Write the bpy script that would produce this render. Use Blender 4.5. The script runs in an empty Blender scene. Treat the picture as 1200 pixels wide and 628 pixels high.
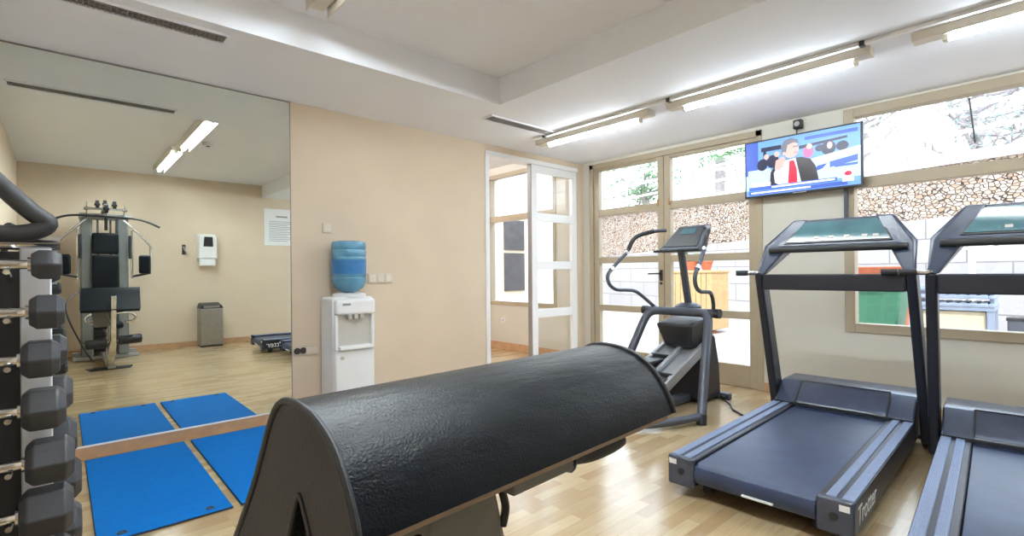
import bpy, bmesh, math, random
from mathutils import Vector, Matrix
from math import sin, cos, pi, radians as R
C = bpy.context.scene.collection
SC = bpy.context.scene

# ------------------------------------------------------------------ camera
cam_d = bpy.data.cameras.new('camera'); cam = bpy.data.objects.new('camera', cam_d); C.objects.link(cam)
cam_d.sensor_fit = 'HORIZONTAL'; cam_d.sensor_width = 36; cam_d.lens = 586.6863 / 1200 * 36
cam_d.shift_y = 6.0 / 1200; cam_d.clip_start = 0.05
YAW = .8361
cam.matrix_world = Matrix.Translation((0, 0, 1.15)) @ Matrix.Rotation(YAW - pi/2, 4, 'Z') @ Matrix.Rotation(pi/2, 4, 'X') @ Matrix.Rotation(-.009, 4, 'Z')
SC.camera = cam
# ------------------------------------------------------------------ light
SC.view_settings.view_transform = 'Standard'; SC.view_settings.look = 'None'
SC.view_settings.gamma = 1; SC.view_settings.use_curve_mapping = False
SC.view_settings.exposure = 1.38
SKY = 2.3; SUN = 1.9; TUBE = 27.0; TUBE_IN = 86.0
w = bpy.data.worlds.new('sky'); SC.world = w; w.use_nodes = True
nt = w.node_tree; bg = nt.nodes['Background']
tc = nt.nodes.new('ShaderNodeTexCoord'); sp = nt.nodes.new('ShaderNodeSeparateXYZ'); cr = nt.nodes.new('ShaderNodeValToRGB')
nt.links.new(tc.outputs['Generated'], sp.inputs[0]); nt.links.new(sp.outputs['Z'], cr.inputs[0]); nt.links.new(cr.outputs[0], bg.inputs[0])
cr.color_ramp.elements[0].color = (.93, .96, 1, 1); cr.color_ramp.elements[1].color = (.52, .72, 1, 1)
bg.inputs[1].default_value = SKY
sd = bpy.data.lights.new('sun', 'SUN'); so = bpy.data.objects.new('sun', sd); C.objects.link(so)
sd.energy = SUN; sd.angle = R(1.5); sd.color = (1, .95, .87)
so.rotation_euler = (R(42), R(-12), R(-35))
SC.cycles.max_bounces = 10; SC.cycles.transparent_max_bounces = 12; SC.cycles.sample_clamp_indirect = 6

# ------------------------------------------------------------------ room numbers
A, B, ZC, ZT = 4.145, 4.986, 2.533, 2.75      # mirror wall y, window wall x, low and raised ceiling
WC, WO = -.43, -1.35                          # near wall x, opposite wall y

# ------------------------------------------------------------------ materials
def hexc(r, g, b):
    f = lambda c: (c/255/12.92) if c/255 <= .04045 else ((c/255+.055)/1.055)**2.4
    return (f(r), f(g), f(b), 1)
def mat(name, col, rough=.5, metal=0, noise=0, scale=8, bump=0, bscale=60, spec=.5, emit=0, coat=0):
    m = bpy.data.materials.new(name); m.use_nodes = True
    n, l = m.node_tree.nodes, m.node_tree.links; p = n['Principled BSDF']
    p.inputs['Base Color'].default_value = col; p.inputs['Roughness'].default_value = rough
    p.inputs['Metallic'].default_value = metal; p.inputs['Specular IOR Level'].default_value = spec
    p.inputs['Coat Weight'].default_value = coat
    t = n.new('ShaderNodeTexCoord')
    if noise:
        x = n.new('ShaderNodeTexNoise'); x.inputs['Scale'].default_value = scale; x.inputs['Detail'].default_value = 4
        r = n.new('ShaderNodeValToRGB')
        r.color_ramp.elements[0].position = .3; r.color_ramp.elements[1].position = .7
        r.color_ramp.elements[0].color = tuple(c*(1-noise) for c in col[:3])+(1,)
        r.color_ramp.elements[1].color = tuple(min(1, c*(1+noise)) for c in col[:3])+(1,)
        l.new(t.outputs['Object'], x.inputs[0]); l.new(x.outputs[0], r.inputs[0]); l.new(r.outputs[0], p.inputs['Base Color'])
    if bump:
        x = n.new('ShaderNodeTexNoise'); x.inputs['Scale'].default_value = bscale; x.inputs['Detail'].default_value = 5
        bp = n.new('ShaderNodeBump'); bp.inputs['Strength'].default_value = bump; bp.inputs['Distance'].default_value = .01
        l.new(t.outputs['Object'], x.inputs[0]); l.new(x.outputs[0], bp.inputs['Height']); l.new(bp.outputs[0], p.inputs['Normal'])
    if emit:
        p.inputs['Emission Color'].default_value = col; p.inputs['Emission Strength'].default_value = emit
    return m
def glass_mat(name, tint=(1, 1, 1, 1), f0=.04):
    m = bpy.data.materials.new(name); m.use_nodes = True
    n, l = m.node_tree.nodes, m.node_tree.links; n.remove(n['Principled BSDF'])
    out = n['Material Output']; mx = n.new('ShaderNodeMixShader'); tr = n.new('ShaderNodeBsdfTransparent'); gl = n.new('ShaderNodeBsdfGlossy')
    fr = n.new('ShaderNodeFresnel'); ge = n.new('ShaderNodeNewGeometry'); mr = n.new('ShaderNodeMapRange'); mr.inputs['To Min'].default_value = 1.42; mr.inputs['To Max'].default_value = 1/1.42; l.new(ge.outputs['Backfacing'], mr.inputs[0]); l.new(mr.outputs[0], fr.inputs[0])
    tr.inputs[0].default_value = tint; gl.inputs['Roughness'].default_value = .02
    l.new(fr.outputs[0], mx.inputs[0]); l.new(tr.outputs[0], mx.inputs[1]); l.new(gl.outputs[0], mx.inputs[2]); l.new(mx.outputs[0], out.inputs[0])
    return m
M = {}
M['wallA'] = mat('cream_wall_paint', hexc(221, 203, 180), .8, noise=.025, scale=3)
M['wallB'] = mat('pale_cream_wall_paint', hexc(213, 209, 196), .8, noise=.02, scale=3)
M['ceil'] = mat('ceiling_white_paint', hexc(242, 244, 249), .85, noise=.015, scale=2)
M['frame'] = mat('taupe_frame_paint', hexc(176, 162, 138), .45, noise=.03)
M['white'] = mat('white_enamel', hexc(244, 244, 244), .35, noise=.01)
M['plastic_w'] = mat('white_plastic', hexc(238, 239, 240), .35, noise=.01)
M['greyplas'] = mat('grey_plastic', hexc(196, 192, 184), .45, noise=.02)
M['platec'] = mat('beige_plate', hexc(214, 202, 184), .45, noise=.02); M['rocker'] = mat('beige_rocker', hexc(226, 215, 198), .4, noise=.02)
M['glass'] = glass_mat('clear_glass', (.97, .985, .98, 1))
M['base'] = mat('skirting_wood', hexc(196, 156, 118), .45, noise=.1, scale=12)
M['black'] = mat('black_plastic', hexc(38, 39, 42), .4, noise=.1, scale=20)
M['rubber'] = mat('black_rubber', hexc(40, 41, 44), .55, noise=.1, scale=30, bump=.1, bscale=200)
M['hex'] = mat('dumbbell_rubber', hexc(48, 50, 55), .45, noise=.1, scale=30, bump=.08, bscale=150)
M['chrome'] = mat('chrome', (.68, .69, .70, 1), .10, 1, noise=.04)
M['steel'] = mat('brushed_steel', hexc(170, 168, 164), .35, .9, noise=.06, scale=30)
M['silver'] = mat('silver_paint', hexc(172, 174, 178), .4, .4, noise=.05)
M['rackplate'] = mat('bright_silver_paint', hexc(206, 207, 210), .3, .3, noise=.05, scale=6)
M['shroud'] = mat('grey_shroud', hexc(128, 132, 132), .45, .2, noise=.05)
M['gunmetal'] = mat('gunmetal_paint', hexc(84, 88, 98), .42, .35, noise=.05)
M['tm'] = mat('charcoal_treadmill_plastic', hexc(52, 61, 82), .27, .0, noise=.1, scale=14, bump=.04, bscale=300, spec=.8)
M['tmd'] = mat('black_treadmill_paint', hexc(36, 38, 48), .36, .1, noise=.08)
M['belt'] = mat('treadmill_belt', hexc(48, 61, 90), .34, 0, noise=.16, scale=9, bump=.12, bscale=400)
M['rail'] = mat('ridged_grey_step', hexc(128, 142, 172), .42, .3, noise=.06, scale=30)
M['leather'] = mat('black_vinyl', hexc(17, 22, 28), .36, 0, noise=.12, scale=18, spec=.2)
M['leatherd'] = mat('dark_vinyl', hexc(38, 38, 40), .6, noise=.1, scale=14, bump=.1, bscale=200)
M['ply'] = mat('plywood', hexc(166, 146, 122), .6, noise=.12, scale=30)
M['bracket'] = mat('grey_bracket', hexc(118, 117, 112), .5, .3, noise=.08)
M['mat'] = mat('blue_foam', hexc(0, 112, 196), .8, noise=.05, scale=25, bump=.08, bscale=500, spec=.15)
M['matedge'] = mat('dark_foam_edge', hexc(20, 40, 62), .7, noise=.1)
M['bottle'] = mat('blue_water_bottle', hexc(96, 150, 180), .15, 0, noise=.12, scale=10)
M['label'] = mat('blue_bottle_label', hexc(52, 120, 178), .4, noise=.1, scale=30)
M['paper'] = mat('white_paper', hexc(240, 240, 242), .8, noise=.01)
M['ink'] = mat('grey_ink', hexc(150, 152, 158), .8, noise=.02)
M['vent'] = mat('dark_slot', hexc(60, 56, 54), .6, noise=.05)
M['ventm'] = mat('grey_louvre', hexc(150, 144, 140), .5, .3, noise=.05)
M['lampbody'] = mat('lamp_housing', hexc(225, 218, 205), .5, noise=.02)
M['tube'] = mat('lit_tube', (.82, .92, 1, 1), .5, noise=.0, emit=TUBE); M['tube_added'] = mat('added_next_room_tube', (.95, .95, 1, 1), .5, noise=.0, emit=100); M['tube_in'] = mat('bright_lit_tube', (.80, .91, 1, 1), .5, noise=.0, emit=TUBE_IN)
M['mirror'] = mat('mirror_silver', (.85, .885, .83, 1), 0.0, 1)
M['mirror'].node_tree.nodes['Principled BSDF'].inputs['Roughness'].default_value = 0
M['screen'] = mat('console_glass', hexc(70, 110, 118), .08, 0, noise=.25, scale=5)
M['terracotta'] = mat('terracotta', hexc(170, 92, 62), .7, noise=.1)
M['planter'] = mat('planter_wood', hexc(176, 142, 98), .6, noise=.12, scale=14)
M['bin'] = mat('green_bin_plastic', hexc(60, 112, 86), .45, noise=.08)
M['bluegrey'] = mat('blue_grey_metal', hexc(140, 150, 168), .4, .3, noise=.05)
M['creamp'] = mat('cream_panel', hexc(192, 178, 152), .6, noise=.04)
M['leafg'] = mat('bright_green_leaves', hexc(78, 122, 66), .6, noise=.3, scale=5)
M['leafp'] = mat('pale_olive_leaves', hexc(128, 144, 140), .6, noise=.3, scale=5)
M['bark'] = mat('pale_grey_bark', hexc(138, 130, 130), .8, noise=.2, scale=10)
M['terr'] = mat('terrace_stone', hexc(170, 156, 146), .6, noise=.05, scale=4)
M['darkwin'] = mat('dark_shutter', hexc(58, 58, 62), .5, noise=.4, scale=6)

def floor_mat():
    m = bpy.data.materials.new('parquet_floor'); m.use_nodes = True
    n, l = m.node_tree.nodes, m.node_tree.links; p = n['Principled BSDF']
    t = n.new('ShaderNodeTexCoord')
    b = n.new('ShaderNodeTexBrick'); b.offset = .37; b.inputs['Scale'].default_value = 1
    b.inputs['Brick Width'].default_value = .36; b.inputs['Row Height'].default_value = .066
    b.inputs['Mortar Size'].default_value = .0006; b.inputs['Bias'].default_value = 0
    b.inputs['Color1'].default_value = hexc(220, 197, 156); b.inputs['Color2'].default_value = hexc(188, 157, 115); b.inputs['Mortar'].default_value = hexc(178, 142, 104)
    mp = n.new('ShaderNodeMapping'); mp.inputs['Scale'].default_value = (2.2, 30, 1)
    x = n.new('ShaderNodeTexNoise'); x.inputs['Scale'].default_value = 3; x.inputs['Detail'].default_value = 5
    mx = n.new('ShaderNodeMix'); mx.data_type = 'RGBA'; mx.blend_type = 'MULTIPLY'; mx.inputs[0].default_value = .35
    l.new(t.outputs['Object'], b.inputs[0]); l.new(t.outputs['Object'], mp.inputs[0]); l.new(mp.outputs[0], x.inputs[0])
    l.new(b.outputs['Color'], mx.inputs[6]); l.new(x.outputs[0], mx.inputs[7]); l.new(mx.outputs[2], p.inputs['Base Color'])
    p.inputs['Roughness'].default_value = .17; p.inputs['Specular IOR Level'].default_value = .8
    return m
M['floor'] = floor_mat()
def rubble_mat():
    m = bpy.data.materials.new('rubble_stone'); m.use_nodes = True
    n, l = m.node_tree.nodes, m.node_tree.links; p = n['Principled BSDF']
    t = n.new('ShaderNodeTexCoord'); mp = n.new('ShaderNodeMapping'); mp.inputs['Scale'].default_value = (1, 1, 1.5)
    v = n.new('ShaderNodeTexVoronoi'); v.feature = 'DISTANCE_TO_EDGE'; v.inputs['Scale'].default_value = 12
    v2 = n.new('ShaderNodeTexVoronoi'); v2.inputs['Scale'].default_value = 12
    r = n.new('ShaderNodeValToRGB'); r.color_ramp.elements[0].position = .03; r.color_ramp.elements[1].position = .09
    r.color_ramp.elements[0].color = hexc(60, 46, 40); r.color_ramp.elements[1].color = (1, 1, 1, 1)
    r2 = n.new('ShaderNodeValToRGB'); r2.color_ramp.elements[0].color = hexc(150, 120, 98); r2.color_ramp.elements[1].color = hexc(196, 182, 168)
    mx = n.new('ShaderNodeMix'); mx.data_type = 'RGBA'; mx.blend_type = 'MULTIPLY'; mx.inputs[0].default_value = 1
    bp = n.new('ShaderNodeBump'); bp.inputs['Distance'].default_value = .06; bp.inputs['Strength'].default_value = .8
    l.new(t.outputs['Object'], mp.inputs[0]); l.new(mp.outputs[0], v.inputs[0]); l.new(mp.outputs[0], v2.inputs[0])
    l.new(v.outputs['Distance'], r.inputs[0]); l.new(v2.outputs['Color'], r2.inputs[0])
    l.new(r.outputs[0], mx.inputs[6]); l.new(r2.outputs[0], mx.inputs[7]); l.new(mx.outputs[2], p.inputs['Base Color'])
    l.new(r.outputs[0], bp.inputs['Height']); l.new(bp.outputs[0], p.inputs['Normal']); p.inputs['Roughness'].default_value = .8
    return m
M['rubble'] = rubble_mat()
def block_mat():
    m = bpy.data.materials.new('white_block_wall'); m.use_nodes = True
    n, l = m.node_tree.nodes, m.node_tree.links; p = n['Principled BSDF']
    t = n.new('ShaderNodeTexCoord'); mp = n.new('ShaderNodeMapping')
    # bricks need (along wall, height): rotate the object frame so Y of the wall -> X, Z -> Y
    cx = n.new('ShaderNodeSeparateXYZ'); cb = n.new('ShaderNodeCombineXYZ')
    l.new(t.outputs['Object'], cx.inputs[0]); l.new(cx.outputs['Y'], cb.inputs[0]); l.new(cx.outputs['Z'], cb.inputs[1])
    b = n.new('ShaderNodeTexBrick'); b.inputs['Scale'].default_value = 1; b.inputs['Brick Width'].default_value = 1.1; b.inputs['Row Height'].default_value = .42
    b.inputs['Mortar Size'].default_value = .012
    b.inputs['Color1'].default_value = hexc(164, 160, 158); b.inputs['Color2'].default_value = hexc(150, 146, 146); b.inputs['Mortar'].default_value = hexc(120, 114, 114)
    l.new(cb.outputs[0], b.inputs[0]); l.new(b.outputs['Color'], p.inputs['Base Color']); p.inputs['Roughness'].default_value = .8
    return m
M['block'] = block_mat()
def ridge(m, axis='Y', sc=55, strength=.5):
    n, l = m.node_tree.nodes, m.node_tree.links; p = n['Principled BSDF']
    t = n.new('ShaderNodeTexCoord'); x = n.new('ShaderNodeTexWave'); x.bands_direction = axis; x.inputs['Scale'].default_value = sc
    bp = n.new('ShaderNodeBump'); bp.inputs['Strength'].default_value = strength; bp.inputs['Distance'].default_value = .003
    l.new(t.outputs['Object'], x.inputs[0]); l.new(x.outputs[0], bp.inputs['Height']); l.new(bp.outputs[0], p.inputs['Normal'])
ridge(M['rail'])
def leather_bump(m):
    n, l = m.node_tree.nodes, m.node_tree.links; p = n['Principled BSDF']
    t = n.new('ShaderNodeTexCoord'); v = n.new('ShaderNodeTexVoronoi'); v.inputs['Scale'].default_value = 230; v.feature = 'DISTANCE_TO_EDGE'
    mp = n.new('ShaderNodeMapping'); mp.inputs['Scale'].default_value = (14, 60, 40)
    x = n.new('ShaderNodeTexNoise'); x.inputs['Scale'].default_value = 1; x.inputs['Detail'].default_value = 4
    ad = n.new('ShaderNodeMath'); ad.operation = 'MULTIPLY_ADD'; ad.inputs[1].default_value = .25
    bp = n.new('ShaderNodeBump'); bp.inputs['Strength'].default_value = .5; bp.inputs['Distance'].default_value = .004
    l.new(t.outputs['Object'], v.inputs[0]); l.new(t.outputs['Object'], mp.inputs[0]); l.new(mp.outputs[0], x.inputs[0])
    l.new(v.outputs[0], ad.inputs[0]); l.new(x.outputs[0], ad.inputs[2])
    l.new(ad.outputs[0], bp.inputs['Height']); l.new(bp.outputs[0], p.inputs['Normal'])
leather_bump(M['leather'])

# ------------------------------------------------------------------ mesh helpers
def cat(pts, n=6):
    """smooth path through pts"""
    P = [Vector(p) for p in pts]; out = []
    for i in range(len(P)-1):
        p0 = P[max(i-1, 0)]; p1 = P[i]; p2 = P[i+1]; p3 = P[min(i+2, len(P)-1)]
        for k in range(n):
            t = k/n
            out.append(.5*((2*p1)+(p2-p0)*t+(2*p0-5*p1+4*p2-p3)*t*t+(3*p1-p0-3*p2+p3)*t**3))
    out.append(P[-1]); return out
class MB:
    def __init__(s): s.v = []; s.f = []; s.mi = []; s.cur = 0
    def add(s, vs, fs):
        o = len(s.v); s.v += [Vector(v) for v in vs]
        for f in fs: s.f.append([i+o for i in f]); s.mi.append(s.cur)
        return s
    def box(s, x0, x1, y0, y1, z0, z1):
        return s.add([(x0,y0,z0),(x1,y0,z0),(x1,y1,z0),(x0,y1,z0),(x0,y0,z1),(x1,y0,z1),(x1,y1,z1),(x0,y1,z1)],
                     [(3,2,1,0),(4,5,6,7),(0,1,5,4),(1,2,6,5),(2,3,7,6),(3,0,4,7)])
    def hexa(s, bot, top):
        """two matching rings of n points (counter-clockwise seen from the top ring's side)"""
        n = len(bot)
        return s.add(list(bot)+list(top), [tuple(reversed(range(n))), tuple(range(n, 2*n))] + [(i, (i+1) % n, n+(i+1) % n, n+i) for i in range(n)])
    def bar(s, p, q, wx, wy, up=(0, 0, 1), taper=1):
        """rectangular bar from p to q"""
        p, q = Vector(p), Vector(q); d = (q-p).normalized(); u = Vector(up)
        if abs(d.dot(u)) > .95: u = Vector((1, 0, 0))
        a = d.cross(u).normalized(); b = a.cross(d)
        ring = lambda c, k: [c+a*sx*wx/2*k+b*sy*wy/2*k for sx, sy in ((-1,-1),(1,-1),(1,1),(-1,1))]
        return s.hexa(ring(p, 1), ring(q, taper))
    def tube(s, path, r, n=12, closed=False):
        P = [Vector(p) for p in path]; N = len(P); rs = r if isinstance(r, (list, tuple)) else [r]*N
        d0 = (P[1]-P[0]).normalized(); u = d0.orthogonal().normalized(); rings = []
        for i in range(N):
            if closed: d = P[(i+1) % N]-P[i-1]
            else: d = P[min(i+1, N-1)]-P[max(i-1, 0)]
            d.normalize(); u = (u-d*u.dot(d)).normalized(); b = d.cross(u)
            rings.append([P[i]+(u*cos(2*pi*k/n)+b*sin(2*pi*k/n))*rs[i] for k in range(n)])
        vs = [v for g in rings for v in g]; fs = []
        for i in range(N if closed else N-1):
            j = (i+1) % N
            for k in range(n): fs.append((i*n+k, i*n+(k+1) % n, j*n+(k+1) % n, j*n+k))
        if not closed: fs += [tuple(reversed(range(n))), tuple((N-1)*n+k for k in range(n))]
        return s.add(vs, fs)
    def cyl(s, p, q, r, n=20, r2=None): return s.tube([p, q], [r, r if r2 is None else r2], n)
    def lathe(s, prof, c=(0, 0, 0), n=32):
        vs = []; fs = []; m = len(prof)
        for r, z in prof:
            for k in range(n): vs.append((c[0]+r*cos(2*pi*k/n), c[1]+r*sin(2*pi*k/n), c[2]+z))
        for i in range(m-1):
            for k in range(n): fs.append((i*n+k, i*n+(k+1) % n, (i+1)*n+(k+1) % n, (i+1)*n+k))
        fs += [tuple(reversed(range(n))), tuple((m-1)*n+k for k in range(n))]
        return s.add(vs, fs)
    def prism(s, poly, d, o=(0, 0, 0)):
        """poly of 3-D points extruded by vector d"""
        d = Vector(d); b = [Vector(p)+Vector(o) for p in poly]
        return s.hexa(b, [p+d for p in b])
    def quad(s, *p): return s.add(p, [tuple(range(len(p)))])
    def build(s, name, m, parent=None, bevel=0, world=False, smooth=35, seg=2):
        me = bpy.data.meshes.new(name)
        off = parent.matrix_world.translation if (world and parent) else Vector((0, 0, 0))
        if world and parent:
            off = Vector(parent.location); q = parent.parent
            while q: off = off+Vector(q.location); q = q.parent
        me.from_pydata([v-off for v in s.v], [], s.f)
        for mm in (m if isinstance(m, (list, tuple)) else [m]): me.materials.append(mm)
        for p, i in zip(me.polygons, s.mi): p.material_index = i; p.use_smooth = True
        bm = bmesh.new(); bm.from_mesh(me); bmesh.ops.recalc_face_normals(bm, faces=bm.faces); bm.to_mesh(me); bm.free()
        me.set_sharp_from_angle(angle=R(smooth)); me.update()
        o = bpy.data.objects.new(name, me); C.objects.link(o)
        if parent: o.parent = parent
        if bevel:
            b = o.modifiers.new('edge', 'BEVEL'); b.width = bevel; b.segments = seg; b.limit_method = 'ANGLE'; b.angle_limit = R(40)
            b.harden_normals = False
        return o
def tag(o, label, cat_, group=None):
    o['label'] = label; o['category'] = cat_
    if group: o['group'] = group
    return o
def thing(name, loc, label, cat_, group=None, rz=0):
    o = bpy.data.objects.new(name, None); C.objects.link(o); o.location = loc; o.rotation_euler = (0, 0, rz); o.empty_display_size = .1
    return tag(o, label, cat_, group)
def struct(o): o['kind'] = 'structure'; return o
def dup(root, loc, rz=0, label=None):
    def cp(o, par):
        c = o.copy(); C.objects.link(c); c.parent = par
        for ch in [x for x in C.objects if x.parent == o]: cp(ch, c)
        return c
    r = cp(root, None); r.location = loc; r.rotation_euler = (0, 0, rz)
    if label: r['label'] = label
    return r

# ================================================================== STRUCTURE
YN, XN = 6.9, 1.2     # next room's far wall, its side wall
struct(MB().box(WC-.1, B+.15, WO-.1, YN+.1, -.1, 0).build('floor', M['floor']))
# wall with the mirror, opening from x 3.39 to 4.87
W = .12; OX0, OX1, OZ = 3.37, 4.87, 2.435
m = MB(); m.box(WC-.1, OX0, A, A+W, 0, ZT+.15); m.box(OX0, OX1, A, A+W, OZ, ZT+.15); m.box(OX1, B, A, A+W, 0, ZT+.15)
struct(m.build('wall_left', M['wallA']))
# window wall
DY0, DY1, DZ = 1.94, 4.04, 2.50       # glazed doors
WY0, WY1, WZ0, WZ1 = -1.25, 1.27, .625, 2.515   # big window
NY0, NY1, NZ0, NZ1 = 4.62, 6.08, .665, 2.66     # next room's window
T = .22
m = MB()
m.box(B, B+T, WO-.1, WY0, 0, ZT+.15); m.box(B, B+T, WY0, WY1, 0, WZ0); m.box(B, B+T, WY0, WY1, WZ1, ZT+.15)
m.box(B, B+T, WY1, DY0, 0, ZT+.15); m.box(B, B+T, DY0, DY1, DZ, ZT+.15); m.box(B, B+T, DY1, NY0, 0, ZT+.15)
m.box(B, B+T, NY0, NY1, 0, NZ0); m.box(B, B+T, NY0, NY1, NZ1, ZT+.15); m.box(B, B+T, NY1, YN+.1, 0, ZT+.15)
struct(m.build('wall_back', M['wallB']))
struct(MB().box(WC-.1, B+T, WO-.12, WO, 0, ZT+.15).build('wall_right', M['wallA']))
struct(MB().box(WC-.12, WC, WO-.1, A+W, 0, ZT+.15).build('wall_front', M['wallA']))
m = MB(); m.box(XN-.12, XN, A+W, YN+.1, 0, ZT+.15); m.box(XN-.12, B+T, YN, YN+.12, 0, ZT+.15)
struct(m.build('wall_far', M['wallA']))
# ceiling: low border along the mirror wall and the window wall, raised field elsewhere
TX, TY = 2.69, 3.12
struct(MB().box(WC-.1, B+T, TY, A+W, ZC, ZT+.15).build('ceiling_left', M['ceil']))
struct(MB().box(TX, B+T, WO-.1, TY, ZC, ZT+.15).build('ceiling_back', M['ceil']))
struct(MB().box(WC-.1, TX, WO-.1, TY, ZT, ZT+.15).build('ceiling', M['ceil']))
struct(MB().box(XN-.1, B+T, A+W, YN+.1, ZT+.02, ZT+.15).build('ceiling_far', M['ceil']))
# skirting
HB = .085
struct(MB().box(WC, OX0, A-.014, A, 0, HB).build('baseboard_left', M['base'], bevel=.003))
m = MB(); m.box(B-.014, B, WO, DY0, 0, HB); m.box(B-.014, B, DY1, A, 0, HB); m.box(B-.014, B, A+W, YN, 0, .11); struct(m.build('baseboard_back', M['base'], bevel=.003))
struct(MB().box(WC, B, WO, WO+.014, 0, HB).build('baseboard_right', M['base'], bevel=.003))
struct(MB().box(WC, WC+.014, WO, A, 0, HB).build('baseboard_front', M['base'], bevel=.003))
# white jamb and head of the opening
m = MB(); m.box(OX0-.005, OX0+.05, A-.012, A+W+.012, 0, OZ); m.box(OX0, OX1, A-.012, A+W+.012, OZ-.02, OZ+.03)
struct(m.build('trim_1', M['white'], bevel=.004))
# white glazed panel standing in the opening
PX0, PX1 = 4.065, 4.87
m = MB(); y0, y1 = A+.01, A+.06
m.box(PX0, PX0+.10, y0, y1, 0, OZ-.02); m.box(PX1-.09, PX1, y0, y1, 0, OZ-.02)
for z0, z1 in ((OZ-.11, OZ-.02), (1.76, 1.86), (1.19, 1.29), (.62, .72), (0, .10)): m.box(PX0+.10, PX1-.09, y0+.004, y1-.004, z0, z1)
d2 = struct(m.build('door_2', M['white'], bevel=.004))
MB().box(PX0+.09, PX1-.08, A+.032, A+.038, .09, OZ-.1).build('door_pane', M['glass'], d2)
MB().box(PX0-.012, PX0, A+.005, A+.065, 0, OZ-.02).build('edge_seal', M['ventm'], d2)

# glazed double doors in the window wall
fx0, fx1 = B+.02, B+.09
m = MB()
m.box(fx0-.03, fx1, DY1-.06, DY1, 0, DZ); m.box(fx0-.03, fx1, DY0, DY0+.06, 0, DZ); m.box(fx0-.03, fx1, DY0, DY1, DZ-.06, DZ)
d1 = struct(m.build('door_1', M['frame'], bevel=.004))
def leaf(y0, y1):
    m = MB(); st = .075
    m.box(fx0-.01, fx1-.01, y0, y0+st, 0.005, DZ-.06); m.box(fx0-.01, fx1-.01, y1-st, y1, 0.005, DZ-.06)
    for z0, z1 in ((2.405, DZ-.06), (1.845, 1.93), (1.26, 1.335), (.675, .75), (.005, .22)): m.box(fx0-.006, fx1-.014, y0+st, y1-st, z0, z1)
    o = m.build('door_leaf', M['frame'], d1, bevel=.004)
    MB().box(B+.05, B+.058, y0+st-.01, y1-st+.01, .2, 2.42).build('door_pane', M['glass'], o)
    return o
lf = leaf(3.003, DY1-.06); leaf(DY0+.06, 2.997)
m = MB(); m.box(fx0-.016, fx0-.008, 3.02, 3.055, 1.05, 1.17); m.cyl((fx0-.05, 3.037, 1.13), (fx0-.008, 3.037, 1.13), .012)
m.tube([(fx0-.05, 3.037, 1.13), (fx0-.05, 3.09, 1.13), (fx0-.05, 3.18, 1.128)], .009); m.cyl((fx0-.02, 3.037, 1.02), (fx0-.008, 3.037, 1.02), .014)
m.build('door_handle', M['black'], d1)
m = MB()
for y in (2.93, 3.07): m.cyl((fx0-.02, y, 1.89), (fx0-.02, y, 1.96), .012)
m.build('hinge', M['planter'], d1)

def window(name, y0, y1, z0, z1, zt, fw, vert=()):
    m = MB(); x0, x1 = B+.02, B+.10
    m.box(x0-.03, x1, y0, y0+fw, z0, z1); m.box(x0-.03, x1, y1-fw, y1, z0, z1)
    m.box(x0-.03, x1, y0+fw, y1-fw, z0, z0+fw); m.box(x0-.03, x1, y0+fw, y1-fw, z1-fw, z1)
    m.box(x0-.01, x1, y0+fw, y1-fw, zt-.045, zt+.045)
    for y in vert: m.box(x0, x1, y-.035, y+.035, z0+fw, zt)
    o = struct(m.build(name, M['frame'], bevel=.004))
    MB().box(B+.06, B+.068, y0+fw-.01, y1-fw+.01, z0+fw-.01, z1-fw+.01).build('window_pane', M['glass'], o)
    return o
w1 = window('window_1', WY0, WY1, WZ0, WZ1, 1.885, .075)
m = MB(); m.tube([(B+.11, .483, 2.44), (B+.12, .452, 2.10)], .006, 8); m.build('window_stay', M['black'], w1)
window('window_2', NY0, NY1, NZ0, NZ1, 1.98, .06)

# ================================================================== WALL AND CEILING FITTINGS
# mirror
mi = thing('wall_mirror', (.4, A, HB), 'large frameless mirror covering the left wall from skirting to ceiling', 'mirror')
MB().box(WC+.01, 1.365, A-.007, A-.001, HB+.002, ZC-.012).build('mirror_glass', M['mirror'], mi, world=True)
m = MB(); m.box(WC+.01, 1.371, A-.010, A-.001, ZC-.012, ZC-.003); m.box(1.365, 1.371, A-.010, A-.001, HB+.002, ZC-.012)
m.build('edge_trim', M['ventm'], mi, world=True)
m = MB(); m.box(WC+.01, 1.365, A-.016, A-.001, HB-.006, HB+.002); m.build('bottom_channel', M['white'], mi, world=True)

def vent(x0, x1, y0, y1, label):
    t = thing('ceiling_vent', ((x0+x1)/2, (y0+y1)/2, ZC-.012), label, 'vent', 'slot air vents in the low ceiling')
    m = MB(); e = .012
    m.box(x0, x1, y0, y0+e, ZC-.012, ZC); m.box(x0, x1, y1-e, y1, ZC-.012, ZC); m.box(x0, x0+e, y0+e, y1-e, ZC-.012, ZC); m.box(x1-e, x1, y0+e, y1-e, ZC-.012, ZC)
    m.build('vent_frame', M['ceil'], t, world=True)
    MB().box(x0+e, x1-e, y0+e, y1-e, ZC-.003, ZC+.001).build('vent_slot', M['vent'], t, world=True)
    m = MB(); n = int((x1-x0)/.022)
    for k in range(1, 4):
        yy = y0+(y1-y0)*k/4; m.box(x0+e, x1-e, yy-.004, yy+.004, ZC-.011, ZC-.003)
    for k in range(1, n):
        xx = x0+(x1-x0)*k/n; m.box(xx-.0025, xx+.0025, y0+e, y1-e, ZC-.009, ZC-.003)
    m.build('louvre', M['ventm'], t, world=True)
vent(-.28, .735, 3.215, 3.345, 'long slot air vent in low ceiling beside the mirror')
vent(2.80, 3.66, 3.34, 3.485, 'shorter slot air vent in ceiling near the white glazed opening')

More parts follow.
